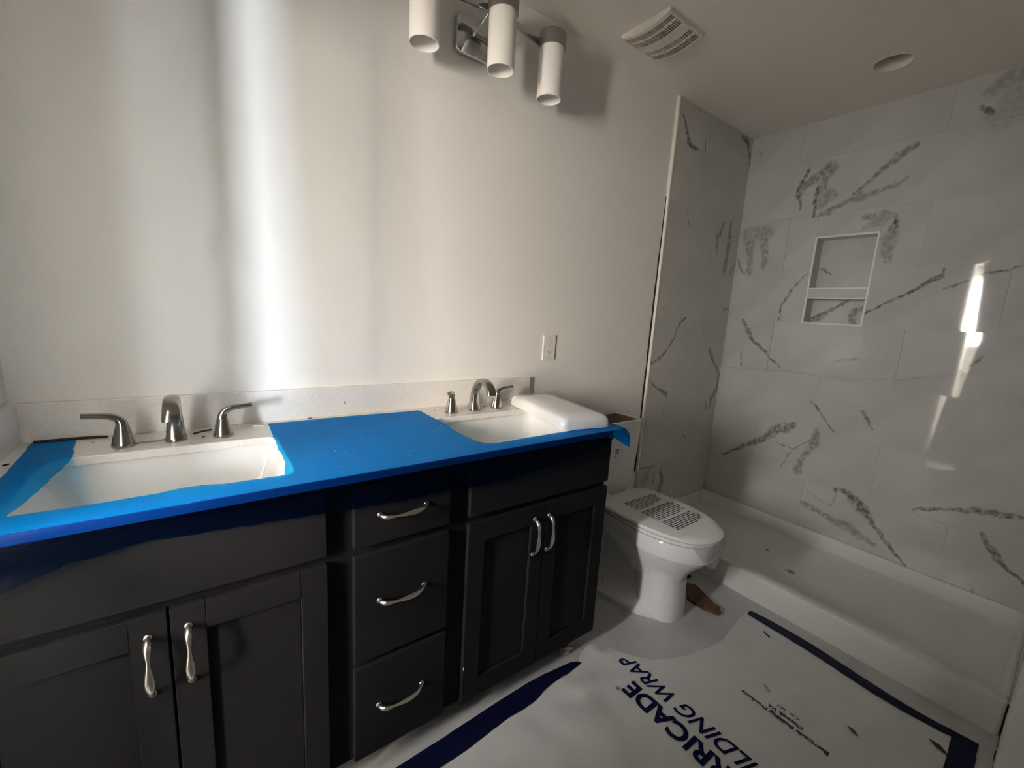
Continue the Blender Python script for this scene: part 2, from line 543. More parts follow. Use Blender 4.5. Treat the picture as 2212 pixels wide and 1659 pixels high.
VEINS_RIGHT = [
    ([(-0.363,2.204,0.0076),(-0.324,2.11,0.0139),(-0.317,2.056,0.014),(-0.34,2.024,0.0108),(-0.345,1.972,0.0046)], 0.9),
    ([(-0.488,2.195,0.0073),(-0.468,2.176,0.0439),(-0.436,2.154,0.0356),(-0.391,2.13,0.0332),(-0.349,2.098,0.0276),(-0.325,2.057,0.0155)], 0.65),
    ([(-0.476,2.174,0.038),(-0.45,2.125,0.0325),(-0.433,2.063,0.0239)], 0.5),
    ([(-0.416,2.083,0.0075),(-0.416,1.994,0.0121),(-0.42,1.928,0.0091)], 0.9),
    ([(-0.428,2.063,0.0209),(-0.467,2.025,0.0503),(-0.446,1.979,0.0299)], 0.45),
    ([(-0.493,2.045,0.0117),(-0.514,2.019,0.0087)], 0.6),
    ([(-0.809,2.2,0.0207),(-0.745,2.161,0.0239),(-0.696,2.117,0.0163),(-0.646,2.063,0.0125),(-0.592,2.02,0.0099)], 0.7),
    ([(-0.624,2.021,0.014),(-0.557,1.972,0.013),(-0.477,1.935,0.0193),(-0.432,1.924,0.0075)], 0.6),
    ([(-0.808,2.061,0.0065),(-0.765,2.035,0.012),(-0.684,2.006,0.0165),(-0.598,1.986,0.0227)], 0.5),
    ([(-0.667,1.888,0.0223),(-0.732,1.883,0.0354),(-0.777,1.877,0.0215),(-0.791,1.835,0.0134)], 0.5),
    ([(-0.727,1.857,0.0328),(-0.682,1.839,0.0195),(-0.656,1.819,0.0084)], 0.35),
    ([(-0.779,1.828,0.0188),(-0.782,1.767,0.0351),(-0.785,1.703,0.0298),(-0.79,1.662,0.0163)], 0.5),
    ([(-0.783,1.859,0.0107),(-0.798,1.821,0.0107)], 1.0),
    ([(-0.056,1.866,0.0511),(-0.176,1.867,0.0558)], 0.42),
    ([(-0.081,1.812,0.0373),(-0.108,1.711,0.0203),(-0.109,1.625,0.0204)], 0.5),
    ([(-0.162,1.832,0.0397),(-0.188,1.733,0.0231),(-0.19,1.65,0.0182)], 0.5),
    ([(-0.025,1.722,0.0052),(-0.049,1.656,0.0086),(-0.081,1.623,0.0069)], 0.8),
    ([(-0.442,1.618,0.0046),(-0.372,1.513,0.0071),(-0.329,1.428,0.0081),(-0.325,1.337,0.0041)], 0.7),
    ([(-0.122,1.32,0.0138),(-0.148,1.268,0.0172),(-0.192,1.204,0.0136),(-0.278,1.133,0.01),(-0.373,1.055,0.0049)], 0.75),
    ([(-0.136,1.129,0.0035),(-0.144,1.036,0.007)], 0.7),
    ([(-0.746,1.394,0.0084),(-0.82,1.453,0.0068),(-0.9,1.5,0.0106),(-0.965,1.559,0.0128),(-1.002,1.577,0.0126),(-1.005,1.617,0.005)], 0.85),
    ([(-1.015,1.519,0.005),(-1.065,1.542,0.0086),(-1.094,1.558,0.0049)], 0.7),
    ([(-1.137,1.585,0.0072),(-1.19,1.597,0.0082),(-1.249,1.612,0.0045)], 0.75),
    ([(-1.134,1.127,0.0075),(-1.157,1.161,0.0086),(-1.192,1.214,0.0048)], 0.6),
    ([(-0.642,1.122,0.0074),(-0.739,1.147,0.0115)], 0.35),
    ([(-0.033,1.008,0.0054),(-0.412,1.035,0.0064),(-0.722,1.035,0.0058),(-0.969,1.076,0.0053),(-1.141,1.132,0.0062)], 0.22),
    ([(-0.566,0.884,0.0062),(-0.624,0.836,0.0076),(-0.664,0.772,0.0061),(-0.708,0.732,0.0045)], 0.75),
    ([(-0.814,0.879,0.01),(-0.838,0.839,0.0099),(-0.872,0.786,0.0042)], 0.7),
    ([(-0.508,0.721,0.016),(-0.472,0.692,0.0356),(-0.42,0.678,0.0329),(-0.361,0.605,0.0236),(-0.258,0.525,0.0157),(-0.113,0.416,0.0091)], 0.75),
    ([(-0.626,0.721,0.0185),(-0.622,0.644,0.0341),(-0.583,0.553,0.0142),(-0.565,0.451,0.0256)], 0.6),
    ([(-0.601,0.658,0.0047),(-0.544,0.604,0.0048),(-0.5,0.527,0.0049),(-0.478,0.448,0.0049)], 0.6),
    ([(-0.417,0.593,0.005),(-0.547,0.579,0.0048)], 0.55),
    ([(-0.783,0.421,0.0075),(-0.836,0.404,0.0264),(-0.885,0.357,0.0376),(-0.927,0.311,0.0172),(-0.989,0.242,0.0127),(-1.048,0.18,0.0097),(-1.11,0.13,0.0054)], 0.85),
    ([(-0.762,0.411,0.012),(-0.769,0.41,0.012)], 0.9),
    ([(-0.773,0.398,0.0045),(-0.758,0.314,0.0045)], 0.4),
    ([(-0.621,0.276,0.0191),(-0.667,0.261,0.0219),(-0.708,0.255,0.0139),(-0.783,0.235,0.0242),(-0.85,0.226,0.0296),(-0.915,0.197,0.0261),(-0.966,0.179,0.0114)], 0.55),
    ([(-0.624,0.354,0.0032),(-0.751,0.311,0.0046)], 0.35),
    ([(-1.093,0.431,0.004),(-1.13,0.447,0.0145),(-1.196,0.481,0.009),(-1.278,0.507,0.0173),(-1.356,0.526,0.0179),(-1.436,0.544,0.0092)], 0.8),
    ([(-1.324,0.423,0.0086),(-1.355,0.367,0.0158),(-1.389,0.326,0.018),(-1.435,0.283,0.0095),(-1.486,0.248,0.007)], 0.75),
    ([(-1.035,2.365,0.0302),(-1.05,2.389,0.0345),(-1.114,2.41,0.0402)], 0.4),
    ([(-1.016,2.304,0.0141),(-1.045,2.275,0.0163)], 0.8),
    ([(-1.087,2.249,0.0689),(-1.133,2.298,0.1008)], 0.22),
    ([(-0.058,2.366,0.0049),(-0.082,2.328,0.0066)], 0.4),
    ([(-1.333,0.16,0.0037),(-1.346,0.12,0.0062)], 0.6),
]
VEINS_END = [
    ([(2.481,2.358,0.0056),(2.521,2.313,0.0113),(2.557,2.247,0.0187),(2.623,2.234,0.0117),(2.649,2.243,0.0059)], 1.0),
    ([(2.713,2.307,0.0045),(2.723,2.247,0.0075)], 0.7),
    ([(2.611,2.437,0.0086),(2.638,2.422,0.0087)], 0.4),
    ([(3.096,2.417,0.0162),(3.162,2.411,0.023),(3.218,2.348,0.0167),(3.264,2.221,0.0085)], 0.9),
    ([(2.616,1.909,0.0037),(2.657,1.831,0.0046)], 0.6),
    ([(3.028,1.914,0.0132),(2.972,1.818,0.0229),(2.98,1.729,0.0132)], 0.6),
    ([(3.101,1.915,0.0201),(3.114,1.788,0.0304),(3.097,1.627,0.0238)], 0.6),
    ([(3.244,1.689,0.0245),(3.173,1.623,0.0208)], 0.4),
    ([(2.734,1.319,0.0096),(2.688,1.29,0.0111),(2.664,1.245,0.0095),(2.635,1.182,0.0047),(2.567,1.111,0.0094),(2.528,1.079,0.014),(2.447,1.048,0.0076)], 0.85),
    ([(3.059,1.129,0.0157),(3.096,1.073,0.0229),(3.136,1.029,0.0178),(3.221,0.954,0.0109),(3.226,0.87,0.0256),(3.16,0.8,0.0217),(3.147,0.736,0.0127)], 0.7),
    ([(3.096,0.779,0.0054),(3.111,0.73,0.009)], 0.7),
    ([(2.442,0.954,0.0077),(2.517,0.907,0.0094),(2.585,0.88,0.0143),(2.631,0.857,0.0177)], 0.8),
    ([(2.455,0.42,0.0064),(2.607,0.405,0.0066),(2.606,0.284,0.0083)], 0.6),
    ([(2.517,0.32,0.0488),(2.543,0.374,0.0424)], 0.4),
    ([(2.671,0.366,0.0134),(2.704,0.298,0.0238),(2.688,0.23,0.0238)], 0.75),
    ([(3.152,1.384,0.007),(3.236,1.404,0.0089)], 0.7),
    ([(2.468,1.409,0.003),(2.533,1.327,0.0046)], 0.5),
    ([(2.869,0.578,0.0052),(2.92,0.537,0.007)], 0.5),
    ([(2.976,0.555,0.0035),(3.009,0.438,0.0045)], 0.3),
]
VEINS_NICHE = [
    ([(-0.458,1.644,0.0062),(-0.492,1.635,0.0092),(-0.526,1.608,0.0046)], 0.8),
    ([(-0.493,1.761,0.0046),(-0.471,1.729,0.0062)], 0.4),
    ([(-0.464,1.347,0.0158),(-0.513,1.371,0.0249),(-0.549,1.404,0.0138),(-0.597,1.437,0.0091),(-0.631,1.455,0.0089)], 0.85),
    ([(-0.666,1.331,0.0208),(-0.662,1.382,0.0237),(-0.67,1.408,0.0207),(-0.708,1.429,0.0145)], 0.7),
]


PLAIN = {'x': marble('marble_plain', [], 'x')}
PLAIN['y'] = PLAIN['x']
def tile_material(veins, plane, c, u0, u1, z0, z1):
    """Marble of one tile: the strokes that come near its rectangle, moved into its own frame."""
    segs = []
    for pts, k in veins:
        for p, q in zip(pts[:-1], pts[1:]):
            r = max(p[2], q[2]) * 1.2 + 0.022
            if max(p[0], q[0]) < u0 - r or min(p[0], q[0]) > u1 + r or max(p[1], q[1]) < z0 - r or min(p[1], q[1]) > z1 + r:
                continue
            f = (lambda t: (0, t[0] - c[1], t[1] - c[2])) if plane == 'x' else (lambda t: (t[0] - c[0], 0, t[1] - c[2]))
            segs.append(((f(p), p[2]), (f(q), q[2]), k))
    if not segs:
        return PLAIN[plane]
    return marble('marble_veined', segs, plane)

# ------------------------------------------------------------------ the room
XR = 3.2293          # tiled face of the shower's long wall
H = 2.4403
YF = -1.522          # shower's near end wall
YB = -2.70           # wall behind the camera

struct('floor', boxes((-0.06, 3.36, YB - 0.12, 0.12, -0.06, 0.0)), M['floor'])
struct('floor_next', boxes((-2.4, -0.06, -4.4, 0.12, -0.06, 0.0)), M['subfloor'])
can = [(2.836 + 0.066 * math.cos(2 * PI * i / 28), -0.772 + 0.066 * math.sin(2 * PI * i / 28)) for i in range(28)]
struct('ceiling', slab([(-0.12, YB - 0.12), (3.36, YB - 0.12), (3.36, 0.12), (-0.12, 0.12)], [can], H, H + 0.06), M['ceiling'])
struct('wall_back', boxes((-0.12, 3.36, 0.0, 0.12, 0, H)), M['wall'])
wl = struct('wall_left', boxes((-0.12, 0, -0.66, 0.0, 0, H), (-0.12, 0, YB - 0.12, -1.42, 0, H), (-0.12, 0, -1.42, -0.66, 2.03, H)), M['wall'])
struct('wall_front', boxes((0, 2.0, YB - 0.12, YB, 0, H), (2.0, 2.12, YB, YF - 0.12, 0, H), (2.0, 3.36, YF - 0.12, YF, 0, H)), M['wall'])
# shower's long wall: framing behind the tiles, cut out for the niche
NY0, NY1, NZ0, NZ1, ND = -0.738, -0.453, 1.327, 1.810, 0.085
xf = XR + 0.0030
wr = struct('wall_right', boxes((xf, 3.36, NY1, 0.0, 0, H), (xf, 3.36, YF, NY0, 0, H), (xf, 3.36, NY0, NY1, 0, NZ0),
            (xf, 3.36, NY0, NY1, NZ1, H), (XR + ND + 0.008, 3.36, NY0, NY1, NZ0, NZ1)), M['grout'], origin=(xf, 0, 0))

# door casing on this side of the doorway, jamb lining
struct('trim_1', boxes((0.0, 0.016, -0.655, -0.597, 0, 2.09), (0.0, 0.016, -1.483, -1.425, 0, 2.09), (0.0, 0.016, -1.483, -0.597, 2.035, 2.095)), M['trim'], bevel=0.004)
struct('trim_2', boxes((-0.12, 0.0, -0.672, -0.66, 0, 2.03), (-0.12, 0.0, -1.42, -1.408, 0, 2.03), (-0.12, 0.0, -1.42, -0.66, 2.018, 2.03)), M['trim'])
# two unseen slabs, added to shape the daylight, lean across the doorway in opposite directions and leave a lens-shaped gap beside the jamb
def leaning_slab(x, deg, edge_y, at_top):
    bm = boxes((x, x + 0.035, -0.80, 0.0, 0.0, 2.04))
    bmesh.ops.rotate(bm, verts=bm.verts, cent=(0, 0, 0), matrix=Matrix.Rotation(math.radians(deg), 3, 'X'))
    e = max(v.co.y for v in bm.verts if (v.co.z > 1.5) == at_top)
    bmesh.ops.translate(bm, verts=bm.verts, vec=(0, edge_y - e, 0.002 - min(v.co.z for v in bm.verts)))
    return bm
struct('blocker_slab_1', leaning_slab(0.020, -3.6, -0.730, True), M['trim'], bevel=0.002, origin=(0.04, -1.1, 0))
struct('blocker_slab_2', leaning_slab(0.060, 5.0, -0.674, False), M['trim'], bevel=0.002, origin=(0.08, -1.1, 0))

struct('blocker_plank', boxes((-0.150, -0.130, -1.60, -0.50, 0.002, 0.14)), M['trim'], bevel=0.002)  # unseen plank added to close the light leak under the leaning slabs
# a third slab, added to block low daylight on the cabinet fronts, stands on its long edge across the foot of the doorway, on the far side
struct('blocker_slab_3', boxes((-0.200, -0.165, -2.02, -0.800, 0.002, 1.00)), M['trim'], bevel=0.002, origin=(-0.18, -1.0, 0))

# the room next door: shell and its patio window
struct('wall_west', boxes((XW - 0.2, XW - 0.1, -4.4, 0.12, 0, H)), M['bedroom'])
struct('wall_north', boxes((XW - 0.1, -0.12, 0.0, 0.12, 0, H)), M['bedroom'])
struct('wall_south', boxes((XW - 0.1, -0.0, -4.4, -4.28, 0, H)), M['bedroom'])
struct('wall_east', boxes((-0.12, 0.0, -4.28, YB - 0.12, 0, H)), M['bedroom'])
struct('ceiling_next', boxes((XW - 0.1, -0.12, -4.4, 0.12, H, H + 0.06)), M['bedroom'])
w1 = struct('window_1', boxes((XW - 0.1, XW + 0.02, -4.05, -0.05, 0.85, 0.95), (XW - 0.1, XW + 0.02, -4.05, -0.05, 2.08, 2.18)), M['trim'], origin=(XW, -2.0, 0))
for y in (-0.10, -1.275, -2.375, -3.275, -4.0):
    mk('mullion', boxes((XW - 0.1, XW + 0.022, y - 0.025, y + 0.025, 0.95, 2.08)), M['trim'], w1)

# ------------------------------------------------------------------ shower tiles (each one a piece of its wall)
TH = 0.3048
ROWS = [(0.129, 0.4105), (0.4105, 0.7153), (0.7153, 1.0201), (1.0201, 1.325), (1.325, 1.6298), (1.6298, 1.9346), (1.9346, 2.2394), (2.2394, H)]
rnd = random.Random(3)
G2 = 0.0004
TILT = {4: 0.0, 5: -0.26, 3: -0.42, 6: 0.2, 2: 0.25}
def tile_right(y0, y1, z0, z1, rz=0.0):
    y0, y1, z0, z1 = y0 + G2, y1 - G2, z0 + G2, z1 - G2
    if y1 - y0 < 0.01 or z1 - z0 < 0.01:
        return
    c = (XR, (y0 + y1) / 2, (z0 + z1) / 2)
    bm = boxes((0.0, 0.0098, y0 - c[1], y1 - c[1], z0 - c[2], z1 - c[2]))
    o = mk('tile', bm, tile_material(VEINS_RIGHT, 'x', c, y0, y1, z0, z1), wr, local=True)
    o.location = (c[0] - xf, c[1], c[2])
    o.rotation_euler = (0, 0, math.radians(rz))
for r, (z0, z1) in enumerate(ROWS):
    cuts = [0.0, -0.61, -1.22, YF] if r % 2 == 0 else [0.0, -0.305, -0.915, YF]
    for y1, y0 in zip(cuts[:-1], cuts[1:]):
        rz = TILT.get(r, 0.0) + rnd.uniform(-0.06, 0.06)
        if z1 <= NZ0 + 0.003 or z0 >= NZ1 or y0 >= NY1 or y1 <= NY0:
            tile_right(y0, y1, z0, z1, rz)
            continue
        if y1 > NY1: tile_right(NY1, y1, z0, z1, 0)
        if y0 < NY0: tile_right(y0, NY0, z0, z1, 0 if r != 4 else rz)
        if z1 > NZ1: tile_right(max(y0, NY0), min(y1, NY1), NZ1, z1, 0)

XT = 2.447
we = struct('wall_end', boxes((XT - 0.003, XR + 0.02, -0.0135, 0.0, 0.0, H)), M['grout'], origin=(XT, 0, 0))
YT = -0.0150
for r, (z0, z1) in enumerate(ROWS):
    cuts = [XT, XT + 0.1726, XR] if r % 2 == 0 else [XT, XT + 0.4774, XR]
    for x0, x1 in zip(cuts[:-1], cuts[1:]):
        a, b, e, f = x0 + G2, x1 - G2, z0 + G2, z1 - G2
        c = ((a + b) / 2, YT, (e + f) / 2)
        bm = boxes((a - c[0], b - c[0], 0, 0.0098, e - c[2], f - c[2]))
        o = mk('tile', bm, tile_material(VEINS_END, 'y', c, a, b, e, f), we, local=True)
        o.location = (c[0] - XT, c[1], c[2])
for r, (z0, z1) in enumerate(ROWS):
    pass

# white metal edge of the tiled end wall, and the open joint beside it
struct('trim_3', boxes((XT - 0.013, XT - 0.001, -0.0175, 0.0, 0.40, H)), M['edge'], bevel=0.002)
bm = bmesh.new()
prev = None
for i in range(60):
    z = 0.40 + 1.55 * i / 59
    w = 0.0125 * min(1.0, (1.95 - z) / 0.7 + 0.15) * (0.8 + 0.5 * noise.noise((0, 0, z * 14)))
    a = bm.verts.new((XT - 0.0135, -0.004, z)); b = bm.verts.new((XT - 0.0135 - w, -0.003, z)); c = bm.verts.new((XT - 0.0135 - w, 0.0, z))
    if prev:
        bm.faces.new((prev[0], prev[1], b, a)); bm.faces.new((prev[1], prev[2], c, b))
    prev = (a, b, c)
struct('trim_4', bm, M['gap'])

# niche: tiled back, sides, shelf and white edge strips
def niche_part(name, bxs, mat):
    return mk(name, boxes(*bxs), mat, wr)
c = (XR + ND, (NY0 + NY1) / 2, (NZ0 + NZ1) / 2)
o = mk('niche_back', boxes((0, 0.008, NY0 - c[1], NY1 - c[1], NZ0 - c[2], NZ1 - c[2])), tile_material(VEINS_NICHE, 'x', c, NY0, NY1, NZ0, NZ1), wr, local=True)
o.location = (c[0] - xf, c[1], c[2])
niche_part('niche_side', [(XR + 0.001, XR + ND, NY1 - 0.009, NY1, NZ0, NZ1)], PLAIN['x'])
niche_part('niche_side', [(XR + 0.001, XR + ND, NY0, NY0 + 0.009, NZ0, NZ1)], PLAIN['x'])
niche_part('niche_sill', [(XR + 0.001, XR + ND, NY0, NY1, NZ0, NZ0 + 0.009), (XR + 0.001, XR + ND, NY0, NY1, NZ1 - 0.009, NZ1)], PLAIN['x'])
niche_part('niche_shelf', [(XR - 0.001, XR + ND, NY0 + 0.006, NY1 - 0.006, 1.474, 1.522)], PLAIN['x'])
e = 0.007
for nm, bx in (('niche_edge', (XR - 0.0035, XR + 0.004, NY1 - e, NY1 + 0.001, NZ0 - 0.001, NZ1 + 0.001)),
               ('niche_edge', (XR - 0.0035, XR + 0.004, NY0 - 0.001, NY0 + e, NZ0 - 0.001, NZ1 + 0.001)),
               ('niche_edge', (XR - 0.0030, XR + 0.004, NY0, NY1, NZ1 - e, NZ1 + 0.001)),
               ('niche_edge', (XR - 0.0030, XR + 0.004, NY0, NY1, NZ0 - 0.001, NZ0 + e)),
               ('niche_edge', (XR - 0.0030, XR + 0.004, NY0 + e, NY1 - e, 1.522, 1.529)),
               ('niche_edge', (XR - 0.0030, XR + 0.004, NY0 + e, NY1 - e, 1.467, 1.474))):
    niche_part(nm, [bx], M['edge'])
wn = bpy.data.objects['wall_front']
for r, (z0, z1) in enumerate(ROWS):
    cuts = [XT, XT + 0.1726, XR] if r % 2 else [XT, XT + 0.4774, XR]
    for x0, x1 in zip(cuts[:-1], cuts[1:]):
        mk('tile', boxes((x0 + G2, x1 - G2, YF - 0.001, YF + 0.004, z0 + G2, z1 - G2)), PLAIN['x'], wn)
# dark caulk joint at the foot of the near end wall
bm = bmesh.new()
prev = None
for i in range(40):
    x = 2.05 + 0.42 * i / 39
    w = 0.0012 + 0.010 * max(0, noise.noise((x * 16, 1, 2)))
    v = [bm.verts.new((x, YF + 0.0005, w + 0.004)), bm.verts.new((x, YF + w, 0.0012)), bm.verts.new((x, YF + 0.0005, 0.0005))]
    if prev:
        for k in range(2):
            bm.faces.new((prev[k], prev[k + 1], v[k + 1], v[k]))
    prev = v
struct('trim_5', bm, M['gap'])

# ------------------------------------------------------------------ shower pan
sp = thing('shower_pan', (2.84, -0.77, 0), 'long white acrylic shower pan with raised curb under the marble wall', 'shower pan')
bm = bmesh.new()
xa, xb, ya, yb = 2.447, XR - 0.0003, YF + 0.0045, -0.0155
loft(bm, [rrect(xa, xb, ya, yb, 0.012, 0.0), rrect(xa, xb, ya, yb, 0.012, 0.118), rrect(xa + 0.003, xb, ya, yb, 0.012, 0.126),
          rrect(xa + 0.012, xb, ya, yb, 0.012, 0.129), rrect(xa + 0.050, xb - 0.006, ya + 0.006, yb - 0.006, 0.02, 0.129),
          rrect(xa + 0.060, xb - 0.010, ya + 0.012, yb - 0.012, 0.03, 0.122), rrect(xa + 0.085, xb - 0.026, ya + 0.03, yb - 0.03, 0.05, 0.062),
          rrect(xa + 0.10, xb - 0.040, ya + 0.05, yb - 0.05, 0.06, 0.052), rrect(xa + 0.30, xb - 0.30, ya + 0.5, yb - 0.5, 0.06, 0.047)], cap0=True)
mk('basin', bm, M['acrylic'], sp, smooth=True)
bm = bmesh.new()
lathe(bm, [(0.0005, 0.0475), (0.044, 0.0475), (0.044, 0.0515), (0.036, 0.0525), (0.030, 0.0495), (0.0005, 0.0495)], c=(2.79, -0.757, 0.0), n=24)
dr = mk('drain', bm, M['acrylic'], sp, smooth=True)
bm = bmesh.new()
for k in range(8):
    a = 2 * PI * k / 8
    lathe(bm, [(0.0042, 0.0496), (0.0042, 0.0506)], c=(2.79 + 0.02 * math.cos(a), -0.757 + 0.02 * math.sin(a), 0), n=8)
lathe(bm, [(0.012, 0.0496), (0.012, 0.0507)], c=(2.79, -0.757, 0), n=12)
mk('drain_hole', bm, M['chip'], dr)

# ------------------------------------------------------------------ vanity
YC = -0.500          # face frame plane
YD = -0.518          # door plane
vc = thing('vanity_cabinet', (0.785, -0.25, 0), 'charcoal shaker double vanity cabinet along the white wall', 'vanity cabinet')
ZB, ZT = 0.075, 0.888
mk('carcass', boxes((0.0, 1.549, YC, YC + 0.018, ZB, ZT), (0.002, 0.02, YC + 0.018, -0.004, 0.0, ZT), (0.02, 1.549, YC + 0.018, -0.004, ZB, ZB + 0.016),
                    (0.02, 1.549, -0.016, -0.004, ZB, ZT)), M['cabinet'], vc)
mk('side_panel', boxes((1.549, 1.567, YC, -0.004, ZB, ZT), (1.549, 1.567, YC + 0.075, -0.004, 0.0, ZB)), M['cabinet'], vc, bevel=0.001)
mk('toe_kick', boxes((0.02, 1.549, YC + 0.070, YC + 0.084, 0.0, ZB)), M['cabinet'], vc)

def shaker(x0, x1, z0, z1, st=0.057, rt=0.064):
    bm = bmesh.new()
    box(bm, x0, x0 + st, YD, YC - 0.0005, z0, z1)
    box(bm, x1 - st, x1, YD, YC - 0.0005, z0, z1)
    box(bm, x0 + st, x1 - st, YD, YC - 0.0005, z1 - rt, z1)
    box(bm, x0 + st, x1 - st, YD, YC - 0.0005, z0, z0 + rt)
    box(bm, x0 + st, x1 - st, YD + 0.0095, YC - 0.0005, z0 + rt, z1 - rt)
    return bm

PULL_ME = None
def pull(parent, x, z, vertical):
    """Cast pull: a bowed bar, knob-ended, pinched and then swelling into a paddle."""
    global PULL_ME
    if PULL_ME is None:
        L = 0.124
        P, ru, rn = [], [], []
        prof = [(0.0, 0.002, .0045, .0045), (0.02, 0.010, .0062, .0062), (0.08, 0.0205, .0064, .0062), (0.16, 0.0245, .0052, .0048), (0.27, 0.0265, .0034, .0034),
                (0.38, 0.0280, .0042, .0036), (0.50, 0.0285, .0065, .0038), (0.62, 0.0280, .0082, .0038), (0.74, 0.0255, .0078, .0036),
                (0.85, 0.0200, .0056, .0040), (0.94, 0.0100, .0046, .0045), (1.0, 0.002, .0058, .0052)]
        for t, h, a, b in prof:
            P.append((0, -h, L / 2 - t * L)); ru.append(a); rn.append(b)
        bm = bmesh.new()
        tube(bm, spline(P, 3), interp(ru, 3), interp(rn, 3), (1, 0, 0), 12)
        for s in (L / 2, -L / 2):
            lathe(bm, [(0.0075, 0.0), (0.0075, -0.002), (0.005, -0.004)], c=(0, 0, s), n=12, axis='y')
        bmesh.ops.recalc_face_normals(bm, faces=bm.faces)
        PULL_ME = bpy.data.meshes.new('handle')
        bm.to_mesh(PULL_ME); bm.free()
        for p in PULL_ME.polygons: p.use_smooth = True
        PULL_ME.materials.append(M['satin'])
    o = bpy.data.objects.new('handle', PULL_ME)
    COL.objects.link(o)
    o.parent = parent
    b = BASES[parent.name]
    o.location = (x - b.x, YD - b.y, z - b.z)
    if not vertical:
        o.rotation_euler = (0, -PI / 2, 0)
    o['label'] = 'satin metal bow pull'
    return o

g = 0.0022
for x0, x1, hx in ((0.008, 0.3015 - g, 0.269), (0.3015 + g, 0.5943, 0.3315), (0.9785, 1.2727 - 0.0013, 1.2255), (1.2727 + 0.0013, 1.5674, 1.286)):
    d = mk('door', shaker(x0, x1, 0.078, 0.6785), M['cabinet'], vc, bevel=0.0015)
    pull(d, hx, 0.572, True)
for x0, x1 in ((0.008, 0.5943), (0.9785, 1.5674)):
    mk('false_front', boxes((x0, x1, YD, YC - 0.0005, 0.6994, 0.862)), M['cabinet'], vc, bevel=0.003)
for z0, z1, hz in ((0.6977, 0.862, 0.776), (0.3738, 0.6766, 0.540), (0.078, 0.3596, 0.226)):
    d = mk('drawer', boxes((0.6546, 0.916, YD, YC - 0.0005, z0, z1)), M['cabinet'], vc, bevel=0.003)
    pull(d, 0.780, hz, False)
tag(mk('drywall_fleck', boxes((0.9795, 0.9812, YD - 0.0012, YD, 0.196, 0.2065)), M['white_speck'], origin=(0.98, YD - 0.0006, 0.2)),
    'white fleck stuck low on the right sink door edge', 'debris')

# countertop with two sink cut-outs
ZC = 0.909
ct = thing('countertop', (0.785, -0.28, 0.889), 'white speckled quartz double sink countertop with low splash', 'countertop')
S1 = [p[:2] for p in rrect(0.094, 0.536, -0.497, -0.184, 0.030, 0)]
S2 = [p[:2] for p in rrect(1.004, 1.446, -0.497, -0.184, 0.030, 0)]
mk('slab', slab([(0.001, -0.560), (1.5735, -0.560), (1.5735, -0.001), (0.001, -0.001)], [S1, S2], 0.889, ZC), M['quartz'], ct, bevel=0.0018)
mk('backsplash', boxes((0.001, 1.5706, -0.0195, -0.001, ZC, 1.0066)), M['quartz'], ct, bevel=0.0015)
mk('side_splash', boxes((0.001, 0.0195, -0.54, -0.0197, ZC, 1.0066)), M['quartz'], ct, bevel=0.0015)

def sink(x0, x1, label):
    t = thing('sink', ((x0 + x1) / 2, -0.34, 0.75), label, 'sink')
    y0, y1 = -0.510, -0.172
    x0 -= 0.012; x1 += 0.012
    bm = bmesh.new()
    loft(bm, [rrect(x0 - 0.02, x1 + 0.02, y0 + 0.005, y1 + 0.02, 0.04, 0.876), rrect(x0 - 0.02, x1 + 0.02, y0 + 0.005, y1 + 0.02, 0.04, 0.8885),
              rrect(x0, x1, y0 + 0.012, y1, 0.035, 0.8885), rrect(x0 + 0.004, x1 - 0.004, y0 + 0.015, y1 - 0.003, 0.035, 0.880),
              rrect(x0 + 0.045, x1 - 0.045, y0 + 0.05, y1 - 0.035, 0.03, 0.775), rrect(x0 + 0.062, x1 - 0.062, y0 + 0.067, y1 - 0.05, 0.025, 0.763),
              rrect((x0 + x1) / 2 - 0.04, (x0 + x1) / 2 + 0.04, -0.37, -0.30, 0.02, 0.758)], cap0=False)
    mk('basin', bm, M['porcelain'], t, smooth=True)
    bm = bmesh.new()
    lathe(bm, [(0.001, 0.7585), (0.028, 0.7585), (0.028, 0.7615), (0.022, 0.7625), (0.018, 0.760), (0.001, 0.760)], c=((x0 + x1) / 2, -0.335, 0), n=20)
    mk('drain', bm, M['nickel'], t, smooth=True)
    return t
sink(0.094, 0.536, 'white rectangular undermount sink at the left of the countertop, fully open')
sink(1.004, 1.446, 'white rectangular undermount sink partly covered by the tank lid')

